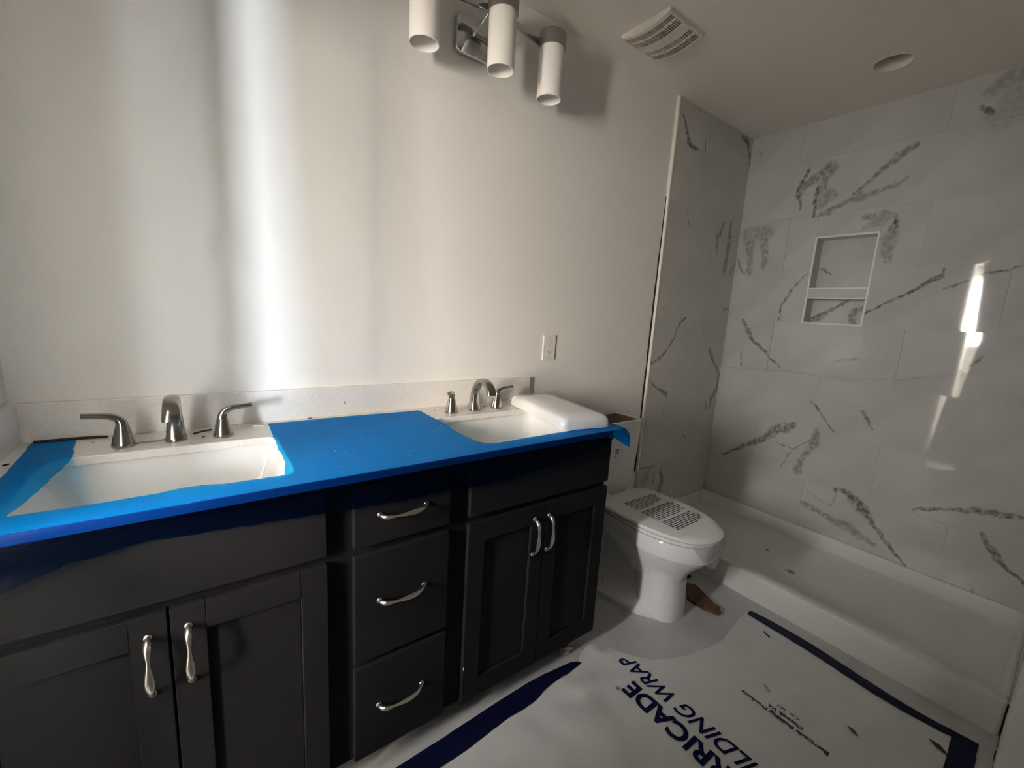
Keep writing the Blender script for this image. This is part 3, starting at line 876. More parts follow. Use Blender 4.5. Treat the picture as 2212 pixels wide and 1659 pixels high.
def faucet(x, y, label, ang_l, ang_r, sx=1.0):
    t = thing('faucet', (x, y, ZC), label, 'faucet', 'widespread faucets on the countertop')
    bm = bmesh.new()
    lathe(bm, [(0.0235, 0.0), (0.0245, 0.003), (0.0235, 0.006), (0.0225, 0.010)], c=(x, y, ZC), n=24, cap1=False)
    P = [(x, y, ZC + 0.008), (x, y + 0.001, ZC + 0.035), (x, y - 0.002, ZC + 0.068), (x, y - 0.013, ZC + 0.096), (x, y - 0.036, ZC + 0.116), (x, y - 0.066, ZC + 0.121),
         (x, y - 0.093, ZC + 0.110), (x, y - 0.110, ZC + 0.090), (x, y - 0.114, ZC + 0.078)]
    ru = [.0225, .0188, .0162, .0152, .0158, .0172, .0184, .0192, .0195]
    rn = [.0225, .0185, .0150, .0125, .0112, .0108, .0120, .0130, .0132]
    tube(bm, spline(P, 4), interp(ru, 4), interp(rn, 4), (1, 0, 0), 20, 2.7)
    mk('spout', bm, M['nickel'], t, smooth=True)
    for hx, ang in ((x - 0.1015, ang_l), (x + 0.1015, ang_r)):
        bm = bmesh.new()
        lathe(bm, [(0.0235, 0.0), (0.0243, 0.003), (0.0232, 0.008), (0.0185, 0.028), (0.0142, 0.047), (0.0128, 0.0505)], c=(hx, y - 0.003, ZC), n=24)
        h = mk('handle', bm, M['nickel'], t, smooth=True)
        dx, dy = math.cos(ang), math.sin(ang)
        bm = bmesh.new()
        P = [(0, 0.0505), (0.001, 0.060), (0.007, 0.070), (0.022, 0.0775), (0.044, 0.0805), (0.070, 0.0835)]
        pts = [(hx + q * dx, y - 0.003 + q * dy, ZC + w) for q, w in P]
        tube(bm, spline(pts, 4), interp([.0128, .0118, .0105, .0092, .0082, .0078], 4), interp([.0128, .0112, .0092, .0075, .0066, .0062], 4), (-dy, dx, 0), 16, 2.6)
        mk('lever', bm, M['nickel'], h, smooth=True)
    return t
faucet(0.315, -0.122, 'brushed nickel widespread faucet behind the left open sink', PI + 0.12, -0.08)
faucet(1.2225, -0.118, 'brushed nickel widespread faucet beside the white tank lid', PI + 0.95, -0.05)

# ------------------------------------------------------------------ blue protective film over the countertop
pf = thing('protective_film', (0.785, -0.56, ZC), 'bright blue plastic film taped over the countertop around the sinks', 'protective film')
film_out = [(0.036, -0.024), (0.075, -0.0245), (0.114, -0.026), (0.121, -0.10), (0.131, -0.17), (0.134, -0.22), (0.126, -0.34), (0.118, -0.43), (0.108, -0.490),
            (0.20, -0.494), (0.30, -0.490), (0.345, -0.482), (0.37, -0.484), (0.40, -0.494), (0.46, -0.500), (0.505, -0.502), (0.515, -0.494), (0.517, -0.47), (0.526, -0.42), (0.5275, -0.36), (0.5255, -0.31), (0.5275, -0.25),
            (0.529, -0.16), (0.533, -0.045), (0.62, -0.046), (0.74, -0.047), (0.88, -0.052), (1.019, -0.056), (1.021, -0.12), (1.0235, -0.20),
            (1.024, -0.25), (1.016, -0.33), (1.014, -0.41), (1.019, -0.47), (1.034, -0.500), (1.08, -0.507), (1.20, -0.507), (1.34, -0.505), (1.45, -0.504), (1.52, -0.495), (1.553, -0.478), (1.575, -0.452),
            (1.577, -0.562), (1.20, -0.5625), (0.80, -0.5625), (0.40, -0.5625), (0.012, -0.5625), (0.012, -0.50), (0.055, -0.40), (0.050, -0.29), (0.044, -0.15)]
def film_z(x, y):
    e = min(1.0, max(0.0, (y + 0.5625) / 0.02))
    r = 0.0009 * (0.5 + noise.noise((x * 3.2, y * 16, 0.3))) + 0.0004 * noise.noise((x * 9, y * 46, 5.1)) + 0.0006 * noise.noise((x * 14, y * 16, 9.7))
    f = min(1.0, max(0.0, (-0.44 - y) / 0.03))
    r += f * 0.0016 * max(0.0, noise.noise((x * 1.7, y * 95, 2.6)))
    return ZC + 0.0016 + max(-0.0009, r) * e
fm = mk('top_sheet', sheet(film_out, [], 0.0125, film_z, 0.0022, 0.009), M['film'], pf, smooth='full')
# skirt: over the edge of the slab, then hanging free in front of the doors
zb = [(0.0, 0.790), (0.098, 0.800), (0.18, 0.829), (0.285, 0.840), (0.40, 0.833), (0.53, 0.824), (0.66, 0.815), (0.81, 0.808), (0.95, 0.806), (1.11, 0.803), (1.25, 0.815), (1.36, 0.832), (1.47, 0.850), (1.577, 0.872)]
def zbot(x):
    for (a, p), (b, q) in zip(zb[:-1], zb[1:]):
        if a <= x <= b:
            return p + (q - p) * (x - a) / (b - a)
    return zb[-1][1]
bm = bmesh.new()
rows = []
nx = 170
for i in range(nx + 1):
    x = 0.002 + 1.575 * i / nx
    z1 = zbot(x) + 0.003 * noise.noise((x * 30, 0, 1))
    col = [(x, -0.5622, ZC + 0.0016), (x, -0.5650, ZC + 0.0005), (x, -0.5664, ZC - 0.003), (x, -0.5668, 0.8985), (x, -0.5672, 0.887)]
    for k in range(1, 9):
        t = k / 8
        col.append((x, -0.5672 + 0.028 * min(1, t * 1.3) + 0.010 * t * noise.noise((x * 7, t * 1.5, 4)) + 0.004 * t * noise.noise((x * 26, t * 4, 7)), 0.887 + (z1 - 0.887) * t))
    rows.append([bm.verts.new(p) for p in col])
for a, b in zip(rows[:-1], rows[1:]):
    for k in range(len(a) - 1):
        bm.faces.new((a[k], b[k], b[k + 1], a[k + 1]))
mk('front_skirt', bm, M['film_shaded'], pf, smooth='full')
# loose corner tuck at the right end
grid = [[(1.500, -0.5665, 0.9095), (1.545, -0.5655, 0.9110), (1.577, -0.562, 0.9112), (1.5785, -0.525, 0.9112), (1.578, -0.470, 0.9108)],
        [(1.508, -0.572, 0.895), (1.552, -0.578, 0.902), (1.592, -0.574, 0.905), (1.594, -0.530, 0.905), (1.590, -0.480, 0.902)],
        [(1.520, -0.570, 0.880), (1.560, -0.582, 0.882), (1.604, -0.578, 0.884), (1.606, -0.535, 0.885), (1.600, -0.492, 0.882)],
        [(1.548, -0.566, 0.866), (1.574, -0.580, 0.860), (1.606, -0.576, 0.858), (1.608, -0.540, 0.860), (1.602, -0.506, 0.864)],
        [(1.575, -0.566, 0.856), (1.588, -0.576, 0.846), (1.606, -0.572, 0.838), (1.606, -0.548, 0.838), (1.601, -0.524, 0.846)]]
bm = bmesh.new()
vs = [[bm.verts.new(p) for p in r] for r in grid]
for a, b in zip(vs[:-1], vs[1:]):
    for k in range(4):
        bm.faces.new((a[k], a[k + 1], b[k + 1], b[k]))
o = mk('corner_tuck', bm, M['film'], pf, smooth='full')
md = o.modifiers.new('sub', 'SUBSURF'); md.levels = 2; md.render_levels = 2
# plaster specks on the film (nobody could count the dust)
bm = bmesh.new()
rs = random.Random(11)
for i in range(26):
    x = rs.uniform(0.56, 1.54); y = rs.uniform(-0.55, -0.06)
    if not inside((x, y), film_out) or not inside((x, y - 0.01), film_out): continue
    r = rs.choice([0.0007, 0.0008, 0.0010, 0.0014]); z = film_z(x, y)
    lathe(bm, [(r, -0.001), (r * 0.8, r * 0.6), (r * 0.3, r)], c=(x, y, z), n=6)
lathe(bm, [(0.0050, -0.001), (0.0045, 0.0015), (0.002, 0.0022)], c=(1.026, -0.196, ZC + 0.002), n=9)
mk('plaster_specks', bm, M['white_speck'], pf, kind='stuff')

# ------------------------------------------------------------------ toilet tank lid lying across the right sink
tl = None
bm = bmesh.new()
w, l = 0.100, 0.208
cx_, cy_ = 0.0, 0.0
rings = [rrect(-w, w, -l, l, 0.020, 0.0), rrect(-w - 0.001, w + 0.001, -l - 0.001, l + 0.001, 0.021, 0.004), rrect(-w + 0.001, w - 0.001, -l + 0.001, l - 0.001, 0.022, 0.026),
         rrect(-w + 0.006, w - 0.006, -l + 0.006, l - 0.006, 0.024, 0.036), rrect(-w + 0.016, w - 0.016, -l + 0.016, l - 0.016, 0.024, 0.0415),
         rrect(-w + 0.05, w - 0.05, -l + 0.06, l - 0.06, 0.03, 0.0445)]
loft(bm, rings)
tl = mk('toilet_tank_lid', bm, M['porcelain'], local=True, smooth=True)
tl.location = (1.470, -0.312, ZC + 0.0035)
tl.rotation_euler = (0, 0, math.radians(-10.5))
tag(tl, 'white porcelain toilet tank lid lying across the right sink', 'tank lid')

# ------------------------------------------------------------------ toilet
TX = 2.020
to = thing('toilet', (TX, -0.36, 0), 'white elongated toilet with open tank and printed lid beside the shower pan', 'toilet')
def egg(A, yf, yb, z, yc=None, nf=2.2, nb=3.2, n=44):
    """Plan outline: rounded nose towards -y (yf), squarer back (yb)."""
    yc = -0.45 if yc is None else yc
    out = []
    for i in range(n):
        a = 2 * PI * i / n
        s, c = math.sin(a), math.cos(a)
        e = nf if c > 0 else nb
        x = TX + A * math.copysign(abs(s) ** (2 / e), s)
        y = yc + (yf - yc) * abs(c) ** (2 / e) if c > 0 else yc + (yb - yc) * abs(c) ** (2 / e)
        out.append((x, y, z))
    return out
bm = bmesh.new()
loft(bm, [egg(.096, -.605, -.36, .170), egg(.106, -.618, -.33, .205), egg(.128, -.645, -.27, .245), egg(.152, -.680, -.22, .285), egg(.166, -.704, -.20, .318), egg(.171, -.712, -.19, .331), egg(.1785, -.722, -.19, .334),
          egg(.181, -.726, -.19, .372), egg(.182, -.728, -.19, .398), egg(.178, -.724, -.19, .404), egg(.120, -.66, -.26, .404)])
# pedestal, trapway and foot
loft(bm, [egg(.100, -.618, -.40, 0.0, -.50, 2.6, 2.6), egg(.099, -.617, -.40, .05, -.50, 2.6, 2.6), egg(.095, -.610, -.40, .14, -.50, 2.6, 2.6), egg(.097, -.606, -.38, .19, -.50, 2.6, 2.6), egg(.110, -.615, -.34, .235, -.50, 2.6, 2.6)])
loft(bm, [egg(.178, -.600, -.12, 0.0, -.30, 2.0, 2.6), egg(.178, -.600, -.12, .018, -.30, 2.0, 2.6), egg(.160, -.575, -.13, .034, -.30, 2.0, 2.6), egg(.105, -.52, -.14, .060, -.30, 2.0, 2.6),
          egg(.072, -.48, -.14, .11, -.30, 2.2, 2.6), egg(.070, -.46, -.10, .20, -.28, 2.2, 2.6), egg(.085, -.45, -.08, .28, -.25, 2.4, 3), egg(.120, -.46, -.05, .36, -.25, 2.4, 4), egg(.135, -.42, -.035, .402, -.22, 2.4, 5)])
mk('bowl', bm, M['porcelain'], to, smooth=True)
for s in (-1, 1):
    bm = bmesh.new()
    lathe(bm, [(0.016, 0.030), (0.016, 0.046), (0.013, 0.056), (0.006, 0.060)], c=(TX + s * 0.135, -0.30, 0), n=16)
    mk('bolt_cap', bm, M['plastic'], to, smooth=True)
bm = bmesh.new()
loft(bm, [egg(.160, -.70, -.25, .4085), egg(.180, -.727, -.235, .4085), egg(.184, -.731, -.232, .411), egg(.184, -.731, -.232, .4185), egg(.180, -.727, -.235, .4225), egg(.100, -.64, -.30, .4225)], cap0=True)
mk('seat', bm, M['porcelain'], to, smooth=True)
bm = bmesh.new()
loft(bm, [egg(.155, -.69, -.25, .4275, nb=5), egg(.181, -.730, -.225, .4270, nb=5), egg(.1855, -.735, -.222, .4295, nb=5), egg(.1855, -.735, -.222, .4345, nb=5), egg(.180, -.728, -.226, .4410, nb=5), egg(.150, -.695, -.245, .4445, nb=5), egg(.08, -.6, -.3, .4460, nb=5)])
lid = mk('lid', bm, M['porcelain'], to, smooth=True)
for s in (-1, 1):
    mk('hinge', boxes((TX + s * 0.075 - 0.02, TX + s * 0.075 + 0.02, -0.228, -0.198, 0.402, 0.436)), M['plastic'], to, bevel=0.005, seg=3)
# small print on the lid: three blocks of words too small to read
bm = bmesh.new()
rs = random.Random(5)
def lidz(y): return 0.4466
blocks = [(-0.328, 7, 0.112), (-0.426, 8, 0.116), (-0.530, 7, 0.112)]
for y0, nrow, hw in blocks:
    for r in range(nrow):
        y = y0 - r * 0.0118
        x = TX - hw + 0.020
        end = TX + hw + 0.020 - (rs.uniform(0.03, 0.09) if r == nrow - 1 else rs.uniform(0.0, 0.022))
        hgt = 0.0068 if r == 0 else 0.0056
        while x < end - 0.006:
            wl_ = min(rs.uniform(0.008, 0.026), end - x)
            q = [bm.verts.new(p) for p in ((x, y - hgt, lidz(y)), (x + wl_, y - hgt, lidz(y)), (x + wl_, y, lidz(y)), (x, y, lidz(y)))]
            bm.faces.new(q)
            x += wl_ + rs.uniform(0.0025, 0.004)
mk('printed_warning', bm, M['print'], lid, kind='stuff')
# tank without its lid
bm = bmesh.new()
def tk(w, y0, y1, z, r=0.03): return rrect(TX - w, TX + w, y0, y1, r, z)
loft(bm, [tk(.145, -.180, -.035, .402), tk(.150, -.186, -.030, .43), tk(.163, -.196, -.022, .62), tk(.170, -.201, -.018, .786), tk(.170, -.201, -.018, .7925),
          tk(.161, -.192, -.027, .7925, .022), tk(.161, -.192, -.027, .78, .022)], cap1=False)
tank = mk('tank', bm, M['porcelain'], to, smooth=True)
bm = bmesh.new()
loft(bm, [tk(.1605, -.1915, -.0275, .785, .022), tk(.150, -.182, -.034, .56, .022), tk(.146, -.178, -.038, .45, .022)], cap0=False)
mk('interior', bm, M['tank_in'], tank, smooth=True)
bm = bmesh.new()
for (x, z, a, b) in ((-0.030, 0.650, .016, .006), (-0.010, 0.650, .010, .006), (-0.032, 0.640, .007, .005), (-0.020, 0.640, .014, .005), (-0.030, 0.630, .010, .005), (-0.014, 0.631, .012, .005), (-0.031, 0.618, .009, .004)):
    y = -0.1972
    q = [bm.verts.new(p) for p in ((TX + x, y, z), (TX + x + a, y, z), (TX + x + a, y, z + b), (TX + x, y, z + b))]
    bm.faces.new(q)
mk('printed_mark', bm, M['print'], tank)
bm = bmesh.new()
lathe(bm, [(0.011, 0.46), (0.011, 0.70), (0.016, 0.702), (0.016, 0.745), (0.008, 0.75)], c=(TX - 0.10, -0.11, 0), n=14)
mk('fill_valve', bm, M['chip'], to, smooth=True)
# label stuck on the pedestal nose
bm = bmesh.new()
for (a, z0, z1) in ((0.35, 0.060, 0.085), (0.55, 0.065, 0.080), (0.45, 0.025, 0.055), (0.68, 0.030, 0.045), (0.72, 0.052, 0.060)):
    pts = []
    for t in (0.0, 0.14):
        x = TX + 0.1012 * math.sin(a + t) ** (2 / 2.6)
        y = -0.50 - 0.1192 * math.cos(a + t) ** (2 / 2.6)
        pts.append((x, y))
    q = [bm.verts.new((pts[0][0], pts[0][1], z0)), bm.verts.new((pts[1][0], pts[1][1], z0)), bm.verts.new((pts[1][0], pts[1][1], z1)), bm.verts.new((pts[0][0], pts[0][1], z1))]
    bm.faces.new(q)
mk('pedestal_label', bm, M['print'], to)

# clear shrink film still hanging round the nose of the seat
bm = bmesh.new()
rows = []
NA = 90
for i in range(NA + 1):
    a = -0.62 + 2.15 * i / NA            # 0 = nose, + = shower side
    fall = 0.012 + 0.135 * max(0.0, math.sin(PI * min(1, max(0, (a + 0.60) / 2.05)))) ** 0.8 + 0.03 * noise.noise((a * 4, 2, 0)) * min(1, max(0, a + 0.55))
    col = []
    for k in range(15):
        t = k / 14
        z = 0.4275 - fall * t
        n0 = noise.noise((a * 7, t * 5, 2.2)); n1 = noise.noise((a * 19, t * 11, 7.7))
        sw = 0.004 + 0.010 * t * (1 - 0.5 * t) + t * (0.018 * n0 + 0.008 * n1) - 0.035 * t * t * max(0, fall - 0.07) / 0.08
        A, yf = 0.186 + sw, -0.737 - sw
        s, c = math.sin(a), math.cos(a)
        x = TX + A * math.copysign(abs(s) ** (2 / 2.2), s)
        y = -0.45 + (yf + 0.45) * abs(c) ** (2 / 2.2) if c > 0 else -0.45 + 0.20 * abs(c) ** (2 / 3.2)
        col.append(bm.verts.new((x, y, z)))
    rows.append(col)
for a, b in zip(rows[:-1], rows[1:]):
    for k in range(14):
        bm.faces.new((a[k], b[k], b[k + 1], a[k + 1]))
o = mk('clear_plastic_wrap', bm, M['clear'], origin=(TX, -0.60, 0.30))
tag(o, 'crinkled clear plastic wrap hanging under the toilet seat front', 'plastic wrap')

# ------------------------------------------------------------------ house wrap taped on the floor
hw = thing('house_wrap', (1.6, -1.0, 0), 'white printed house wrap sheet spread over the bathroom floor', 'floor cover')
out = [(0.45, -0.585), (0.80, -0.582), (1.10, -0.565), (1.30, -0.553), (1.44, -0.548), (1.466, -0.553), (1.480, -0.535), (1.515, -0.515), (1.560, -0.508), (1.597, -0.522), (1.640, -0.585), (1.675, -0.640),
       (1.72, -0.690), (1.785, -0.722), (1.86, -0.752), (1.94, -0.772), (2.02, -0.784), (2.08, -0.786), (2.15, -0.776), (2.22, -0.766), (2.285, -0.760), (2.322, -0.757),
       (2.332, -0.90), (2.325, -1.10), (2.318, -1.30), (2.312, -1.455), (1.90, -1.462), (1.4, -1.468), (0.9, -1.47), (0.45, -1.47)]
def wrap_z(x, y):
    d = max(0.0, 1.0 - abs(y + 0.64) / 0.16) * (1 if x < 1.44 else max(0, 1 - (x - 1.44) / 0.10))
    p = max(0.0, 1.0 - math.hypot(x - 1.35, y + 0.63) / 0.18)
    ed = max(0.0, 1.0 - math.hypot(x - 1.56, y + 0.545) / 0.09)
    z = 0.0022 + d * 0.010 * (0.5 + noise.noise((x * 7, y * 17, 1.2))) + p * 0.012 * (0.45 + noise.noise((x * 15, y * 22, 3.3))) + ed * 0.011 * (0.6 + noise.noise((x * 20, y * 30, 5)))
    if x < 1.46 and y < -0.68:
        k = min(1.0, (1.46 - x) / 0.12) * min(1.0, (-0.68 - y) / 0.05)
        z += k * 0.019 * max(0, 0.2 + noise.noise((x * 5, y * 9, 2.0))) + k * 0.0025 * max(0, noise.noise((x * 18, y * 26, 6.0)))
    return max(0.0016, z)
mk('sheet', sheet(out, [], 0.022, wrap_z, 0.003, 0.018), M['wrap'], hw, smooth='full')
TZ = 0.0052
bm = bmesh.new()
def wtext(s, base_x, y_start_of, y_end, part, cap, off, shear=0.0):
    """Letters read along +y with their tops towards -x; `part` = the tail of the text that spans y_start_of..y_end."""
    v, f = text_mesh(s, off, shear); vp, _ = text_mesh(part, off, shear)
    wp = max(p[0] for p in vp) - min(p[0] for p in vp)
    sc = (y_end - y_start_of) / wp
    x1 = max(p[0] for p in v)
    ch = [p[1] for p in text_mesh('E', off, 0.0)[0]]
    hs = cap / (max(ch) - min(ch))
    bv = [bm.verts.new((base_x - (p[1] - min(ch)) * hs, y_end + (p[0] - x1) * sc, TZ)) for p in v]
    for q in f:
        try: bm.faces.new([bv[i] for i in q])
        except ValueError: pass
wtext('BARRICADE', 1.580, -0.967, -0.714, 'ICADE', 0.068, 0.035)
wtext('BUILDING WRAP', 1.661, -0.832, -0.622, 'WRAP', 0.058, 0.012, 0.35)
wtext('®', 1.517, -0.712, -0.697, '®', 0.015, 0.0)
mk('lettering', bm, M['ink'], hw)
bm = bmesh.new()
wtext('Barricade Building Products', 1.888, -1.219, -0.955, 'Barricade Building Products', 0.0150, 0.035)
wtext('Doswell, VA', 1.912, -1.139, -1.033, 'Doswell, VA', 0.0150, 0.030)
wtext('Cat. 107', 1.938, -1.118, -1.052, 'Cat. 107', 0.013, 0.006)
mk('small_lettering', bm, M['ink_black'], hw)

def strip(name, left, right, label, group=None, z=0.0):
    """A tape strip between two polylines, draped a little above what it covers."""
    n = 40
    A = spline([(p[0], p[1], 0) for p in left], 12); B = spline([(p[0], p[1], 0) for p in right], 12)
    bm = bmesh.new()
    prev = None
    for a, b in zip(A, B):
        row = []
        for k in range(6):
            p = a.lerp(b, k / 5)
            j = 0.002 * noise.noise((p.x * 45, p.y * 45, 2)) if k in (0, 5) else 0
            zz = max([0.0012] + [wrap_z(p.x + q, p.y + w_) + 0.0012 for q in (-0.012, 0, 0.012) for w_ in (-0.012, 0, 0.012) if inside((p.x + q, p.y + w_), out)]) + 0.0012 + 0.0009 * max(0, noise.noise((p.x * 30, p.y * 30, 4))) + z
            row.append(bm.verts.new((p.x + j, p.y + j, zz)))
        if prev:
            for k in range(5):
                bm.faces.new((prev[k], row[k], row[k + 1], prev[k + 1]))
        prev = row
    c = A[len(A) // 2].lerp(B[len(B) // 2], 0.5)
    o = mk(name, bm, M['navy_tape'], smooth='full', origin=(c.x, c.y, 0))
    return tag(o, label, 'tape', group)
strip('tape_strip', [(0.45, -0.535), (0.77, -0.531), (1.05, -0.520), (1.20, -0.514), (1.30, -0.515), (1.39, -0.523), (1.452, -0.530)], [(0.45, -0.607), (0.88, -0.603), (1.10, -0.590), (1.22, -0.586), (1.30, -0.570), (1.40, -0.566), (1.474, -0.557)],
      'navy tape strip along the wrap edge below the vanity', 'navy tape strips on the house wrap')
strip('tape_strip', [(2.352, -0.762), (2.368, -0.80), (2.372, -0.99), (2.343, -1.236), (2.338, -1.36), (2.352, -1.485)], [(2.322, -0.768), (2.318, -0.80), (2.312, -1.00), (2.288, -1.236), (2.296, -1.38), (2.318, -1.487)],
      'navy tape strip along the wrap edge beside the shower curb', 'navy tape strips on the house wrap')
strip('tape_strip', [(2.318, -1.430), (2.28, -1.428), (2.145, -1.434), (1.9, -1.436)], [(2.336, -1.486), (2.29, -1.486), (2.22, -1.489), (1.9, -1.49)],
      'short wide navy tape strip at the wrap corner by the near wall', 'navy tape strips on the house wrap', z=0.001)

# ------------------------------------------------------------------ light fixture above the right sink
vl = thing('vanity_light', (1.245, 0, 2.235), 'chrome three-shade vanity light with opal tubes high on the wall', 'wall light')
bm = bmesh.new()
def plate(x0, x1, z0, z1, r, y): return [(p[0], y, p[1]) for p in rrect(x0, x1, z0, z1, r, 0, 6)]
loft(bm, [plate(1.143, 1.347, 2.172, 2.298, 0.022, -0.001), plate(1.143, 1.347, 2.172, 2.298, 0.022, -0.010), plate(1.147, 1.343, 2.176, 2.294, 0.020, -0.018),
          plate(1.162, 1.328, 2.190, 2.280, 0.016, -0.024), plate(1.19, 1.30, 2.21, 2.26, 0.012, -0.027)])
mk('backplate', bm, M['chrome'], vl, smooth=True)
SH = [(0.985, -0.112), (1.245, -0.150), (1.493, -0.112)]
def bar_y(x):
    t = (x - 1.245) / 0.255
    return -0.100 + 0.040 * t * t
bm = bmesh.new()
pts = [(x, bar_y(x), 2.290) for x in [0.985 + 0.51 * i / 20 for i in range(21)]]
tube(bm, pts, 0.0125, 0.006, (0, 0, 1), 12, 5)
mk('bar', bm, M['chrome'], vl, smooth=True)
bm = bmesh.new()
tube(bm, [(1.205, -0.02, 2.235), (1.21, -0.06, 2.25), (1.225, -0.10, 2.285)], 0.006, 0.006, (1, 0, 0), 10)
tube(bm, [(1.285, -0.02, 2.235), (1.28, -0.06, 2.25), (1.265, -0.10, 2.285)], 0.006, 0.006, (1, 0, 0), 10)
mk('arm', bm, M['chrome'], vl, smooth=True)
for x, y in SH:
    bm = bmesh.new()
    lathe(bm, [(0.020, 2.318), (0.040, 2.318), (0.0495, 2.312), (0.0510, 2.306), (0.0510, 2.262), (0.0475, 2.262), (0.0475, 2.300)], c=(x, y, 0), n=32, cap1=False)
    cp = mk('cap', bm, M['cap'], vl, smooth=True)
    bm = bmesh.new()
    lathe(bm, [(0.043, 2.300), (0.0468, 2.300), (0.0468, 2.094), (0.0458, 2.091), (0.0438, 2.091), (0.0430, 2.094), (0.0430, 2.299)], c=(x, y, 0), n=40, cap0=False, cap1=False)
    mk('shade', bm, M['shade'], vl, smooth=True)

# ------------------------------------------------------------------ ceiling: exhaust fan, recessed light
ef = thing('exhaust_fan', (1.962, -0.236, H), 'square off-white exhaust fan grille on the ceiling', 'exhaust fan')
fx0, fx1, fy0, fy1 = 1.848, 2.078, -0.352, -0.122
def crown(x, y):
    a = (x - fx0) / (fx1 - fx0) * 2 - 1; b = (y - fy0) / (fy1 - fy0) * 2 - 1
    return 0.012 + 0.020 * (1 - b * b)
bm = bmesh.new()
NN = 24
def zone(x):
    return (1.866 < x < 1.938) or (1.992 < x < 2.062)
xs = [fx0, fx0 + 0.004, 1.866, 1.9015, 1.938, 1.950, 1.965, 1.980, 1.992, 2.027, 2.062, fx1 - 0.004, fx1]
ys = [fy0 + (fy1 - fy0) * j / NN for j in range(NN + 1)]
V = [[bm.verts.new((x, y, H - crown(x, y))) for y in ys] for x in xs]
for i in range(len(xs) - 1):
    xm = (xs[i] + xs[i + 1]) / 2
    for j in range(NN):
        if zone(xm) and 1 <= j < NN - 1:
            continue
        bm.faces.new((V[i][j], V[i + 1][j], V[i + 1][j + 1], V[i][j + 1]))
for seq in ([V[0][j] for j in range(NN + 1)], [V[-1][j] for j in range(NN + 1)], [r[0] for r in V], [r[-1] for r in V]):
    up = [bm.verts.new((v.co.x, v.co.y, H)) for v in seq]
    for a, b, c, d in zip(seq[:-1], seq[1:], up[1:], up[:-1]):
        bm.faces.new((a, b, c, d))
mk('cover', bm, M['fan'], ef, smooth='full')
for x0, x1 in ((1.866, 1.938), (1.992, 2.062)):
    bm = bmesh.new()
    n = 26
    for j in range(n):
        y = ys[1] + (ys[-2] - ys[1]) * (j + 0.5) / n
        z = H - crown((x0 + x1) / 2, y)
        box(bm, x0, x1, y - 0.0011, y + 0.0011, z + 0.0005, z + 0.008)
    xm = (x0 + x1) / 2
    for j in range(12):
        ya, yb_ = ys[1] + (ys[-2] - ys[1]) * j / 12, ys[1] + (ys[-2] - ys[1]) * (j + 1) / 12
        z = H - crown(xm, (ya + yb_) / 2)
        box(bm, xm - 0.003, xm + 0.003, ya, yb_, z, z + 0.006)
    mk('grille', bm, M['fan'], ef)
mk('housing', boxes((fx0 + 0.012, fx1 - 0.012, fy0 + 0.012, fy1 - 0.012, H - 0.006, H - 0.001)), M['slot'], ef)

rl = thing('recessed_light', (2.836, -0.772, H), 'unlit round recessed ceiling light above the shower', 'recessed light')
bm = bmesh.new()
lathe(bm, [(0.074, H - 0.0005), (0.0745, H - 0.003), (0.066, H - 0.004), (0.0640, H + 0.001), (0.056, H + 0.05)], c=(2.836, -0.772, 0), n=36, cap0=False, cap1=False)
mk('trim_ring', bm, M['ceiling'], rl, smooth=True)
bm = bmesh.new()
lathe(bm, [(0.0655, H + 0.001), (0.0655, H + 0.055)], c=(2.836, -0.772, 0), n=36, cap0=False)
mk('housing', bm, M['lamp_off'], rl, smooth=True)
bm = bmesh.new()
lathe(bm, [(0.054, H + 0.040), (0.040, H + 0.032), (0.015, H + 0.028)], c=(2.836, -0.772, 0), n=28)
mk('lens', bm, M['lamp_off'], rl, smooth=True)

# ------------------------------------------------------------------ outlet
ox, oz = 1.6815, 1.137
wo = thing('wall_outlet', (ox, 0, oz), 'white rectangular wall outlet right of the countertop backsplash', 'outlet')
bm = bmesh.new()
def opl(w, h, r, y): return [(ox + p[0], y, oz + p[1]) for p in rrect(-w, w, -h, h, r, 0, 3)]
loft(bm, [opl(.0375, .0585, .003, -0.0005), opl(.0375, .0585, .003, -0.004), opl(.0345, .0555, .003, -0.0065), opl(.0185, .0365, .002, -0.0065), opl(.0178, .0357, .002, -0.0040)], cap1=True)
mk('cover_plate', bm, M['plastic'], wo)
rc = mk('receptacle', boxes((ox - .0165, ox + .0165, -0.0072, -0.004, oz - .0338, oz + .0338)), M['plastic'], wo, bevel=0.001)
bx = []
for s in (1, -1):
    zc = oz + s * 0.021
    bx += [(ox - .0075, ox - .0055, -0.0076, -0.0070, zc - .004 + 0.003, zc + .004 + 0.003), (ox + .0055, ox + .0075, -0.0076, -0.0070, zc - .005 + 0.003, zc + .005 + 0.003), (ox - .002, ox + .002, -0.0076, -0.0070, zc - .010, zc - .006)]
for b_ in bx:
    mk('slot', boxes(b_), M['slot'], rc)
mk('button', boxes((ox - .010, ox - .001, -0.0082, -0.0070, oz - .003, oz + .003)), M['plastic'], rc)
mk('button', boxes((ox + .001, ox + .010, -0.0082, -0.0070, oz - .003, oz + .003)), M['plastic'], rc)
for s in (1, -1):
    bm = bmesh.new()
    lathe(bm, [(0.0028, 0), (0.0028, -0.0012), (0.0016, -0.0018)], c=(ox, -0.0064, oz + s * 0.048), n=10, axis='y')
    mk('screw', bm, M['chip'], wo)

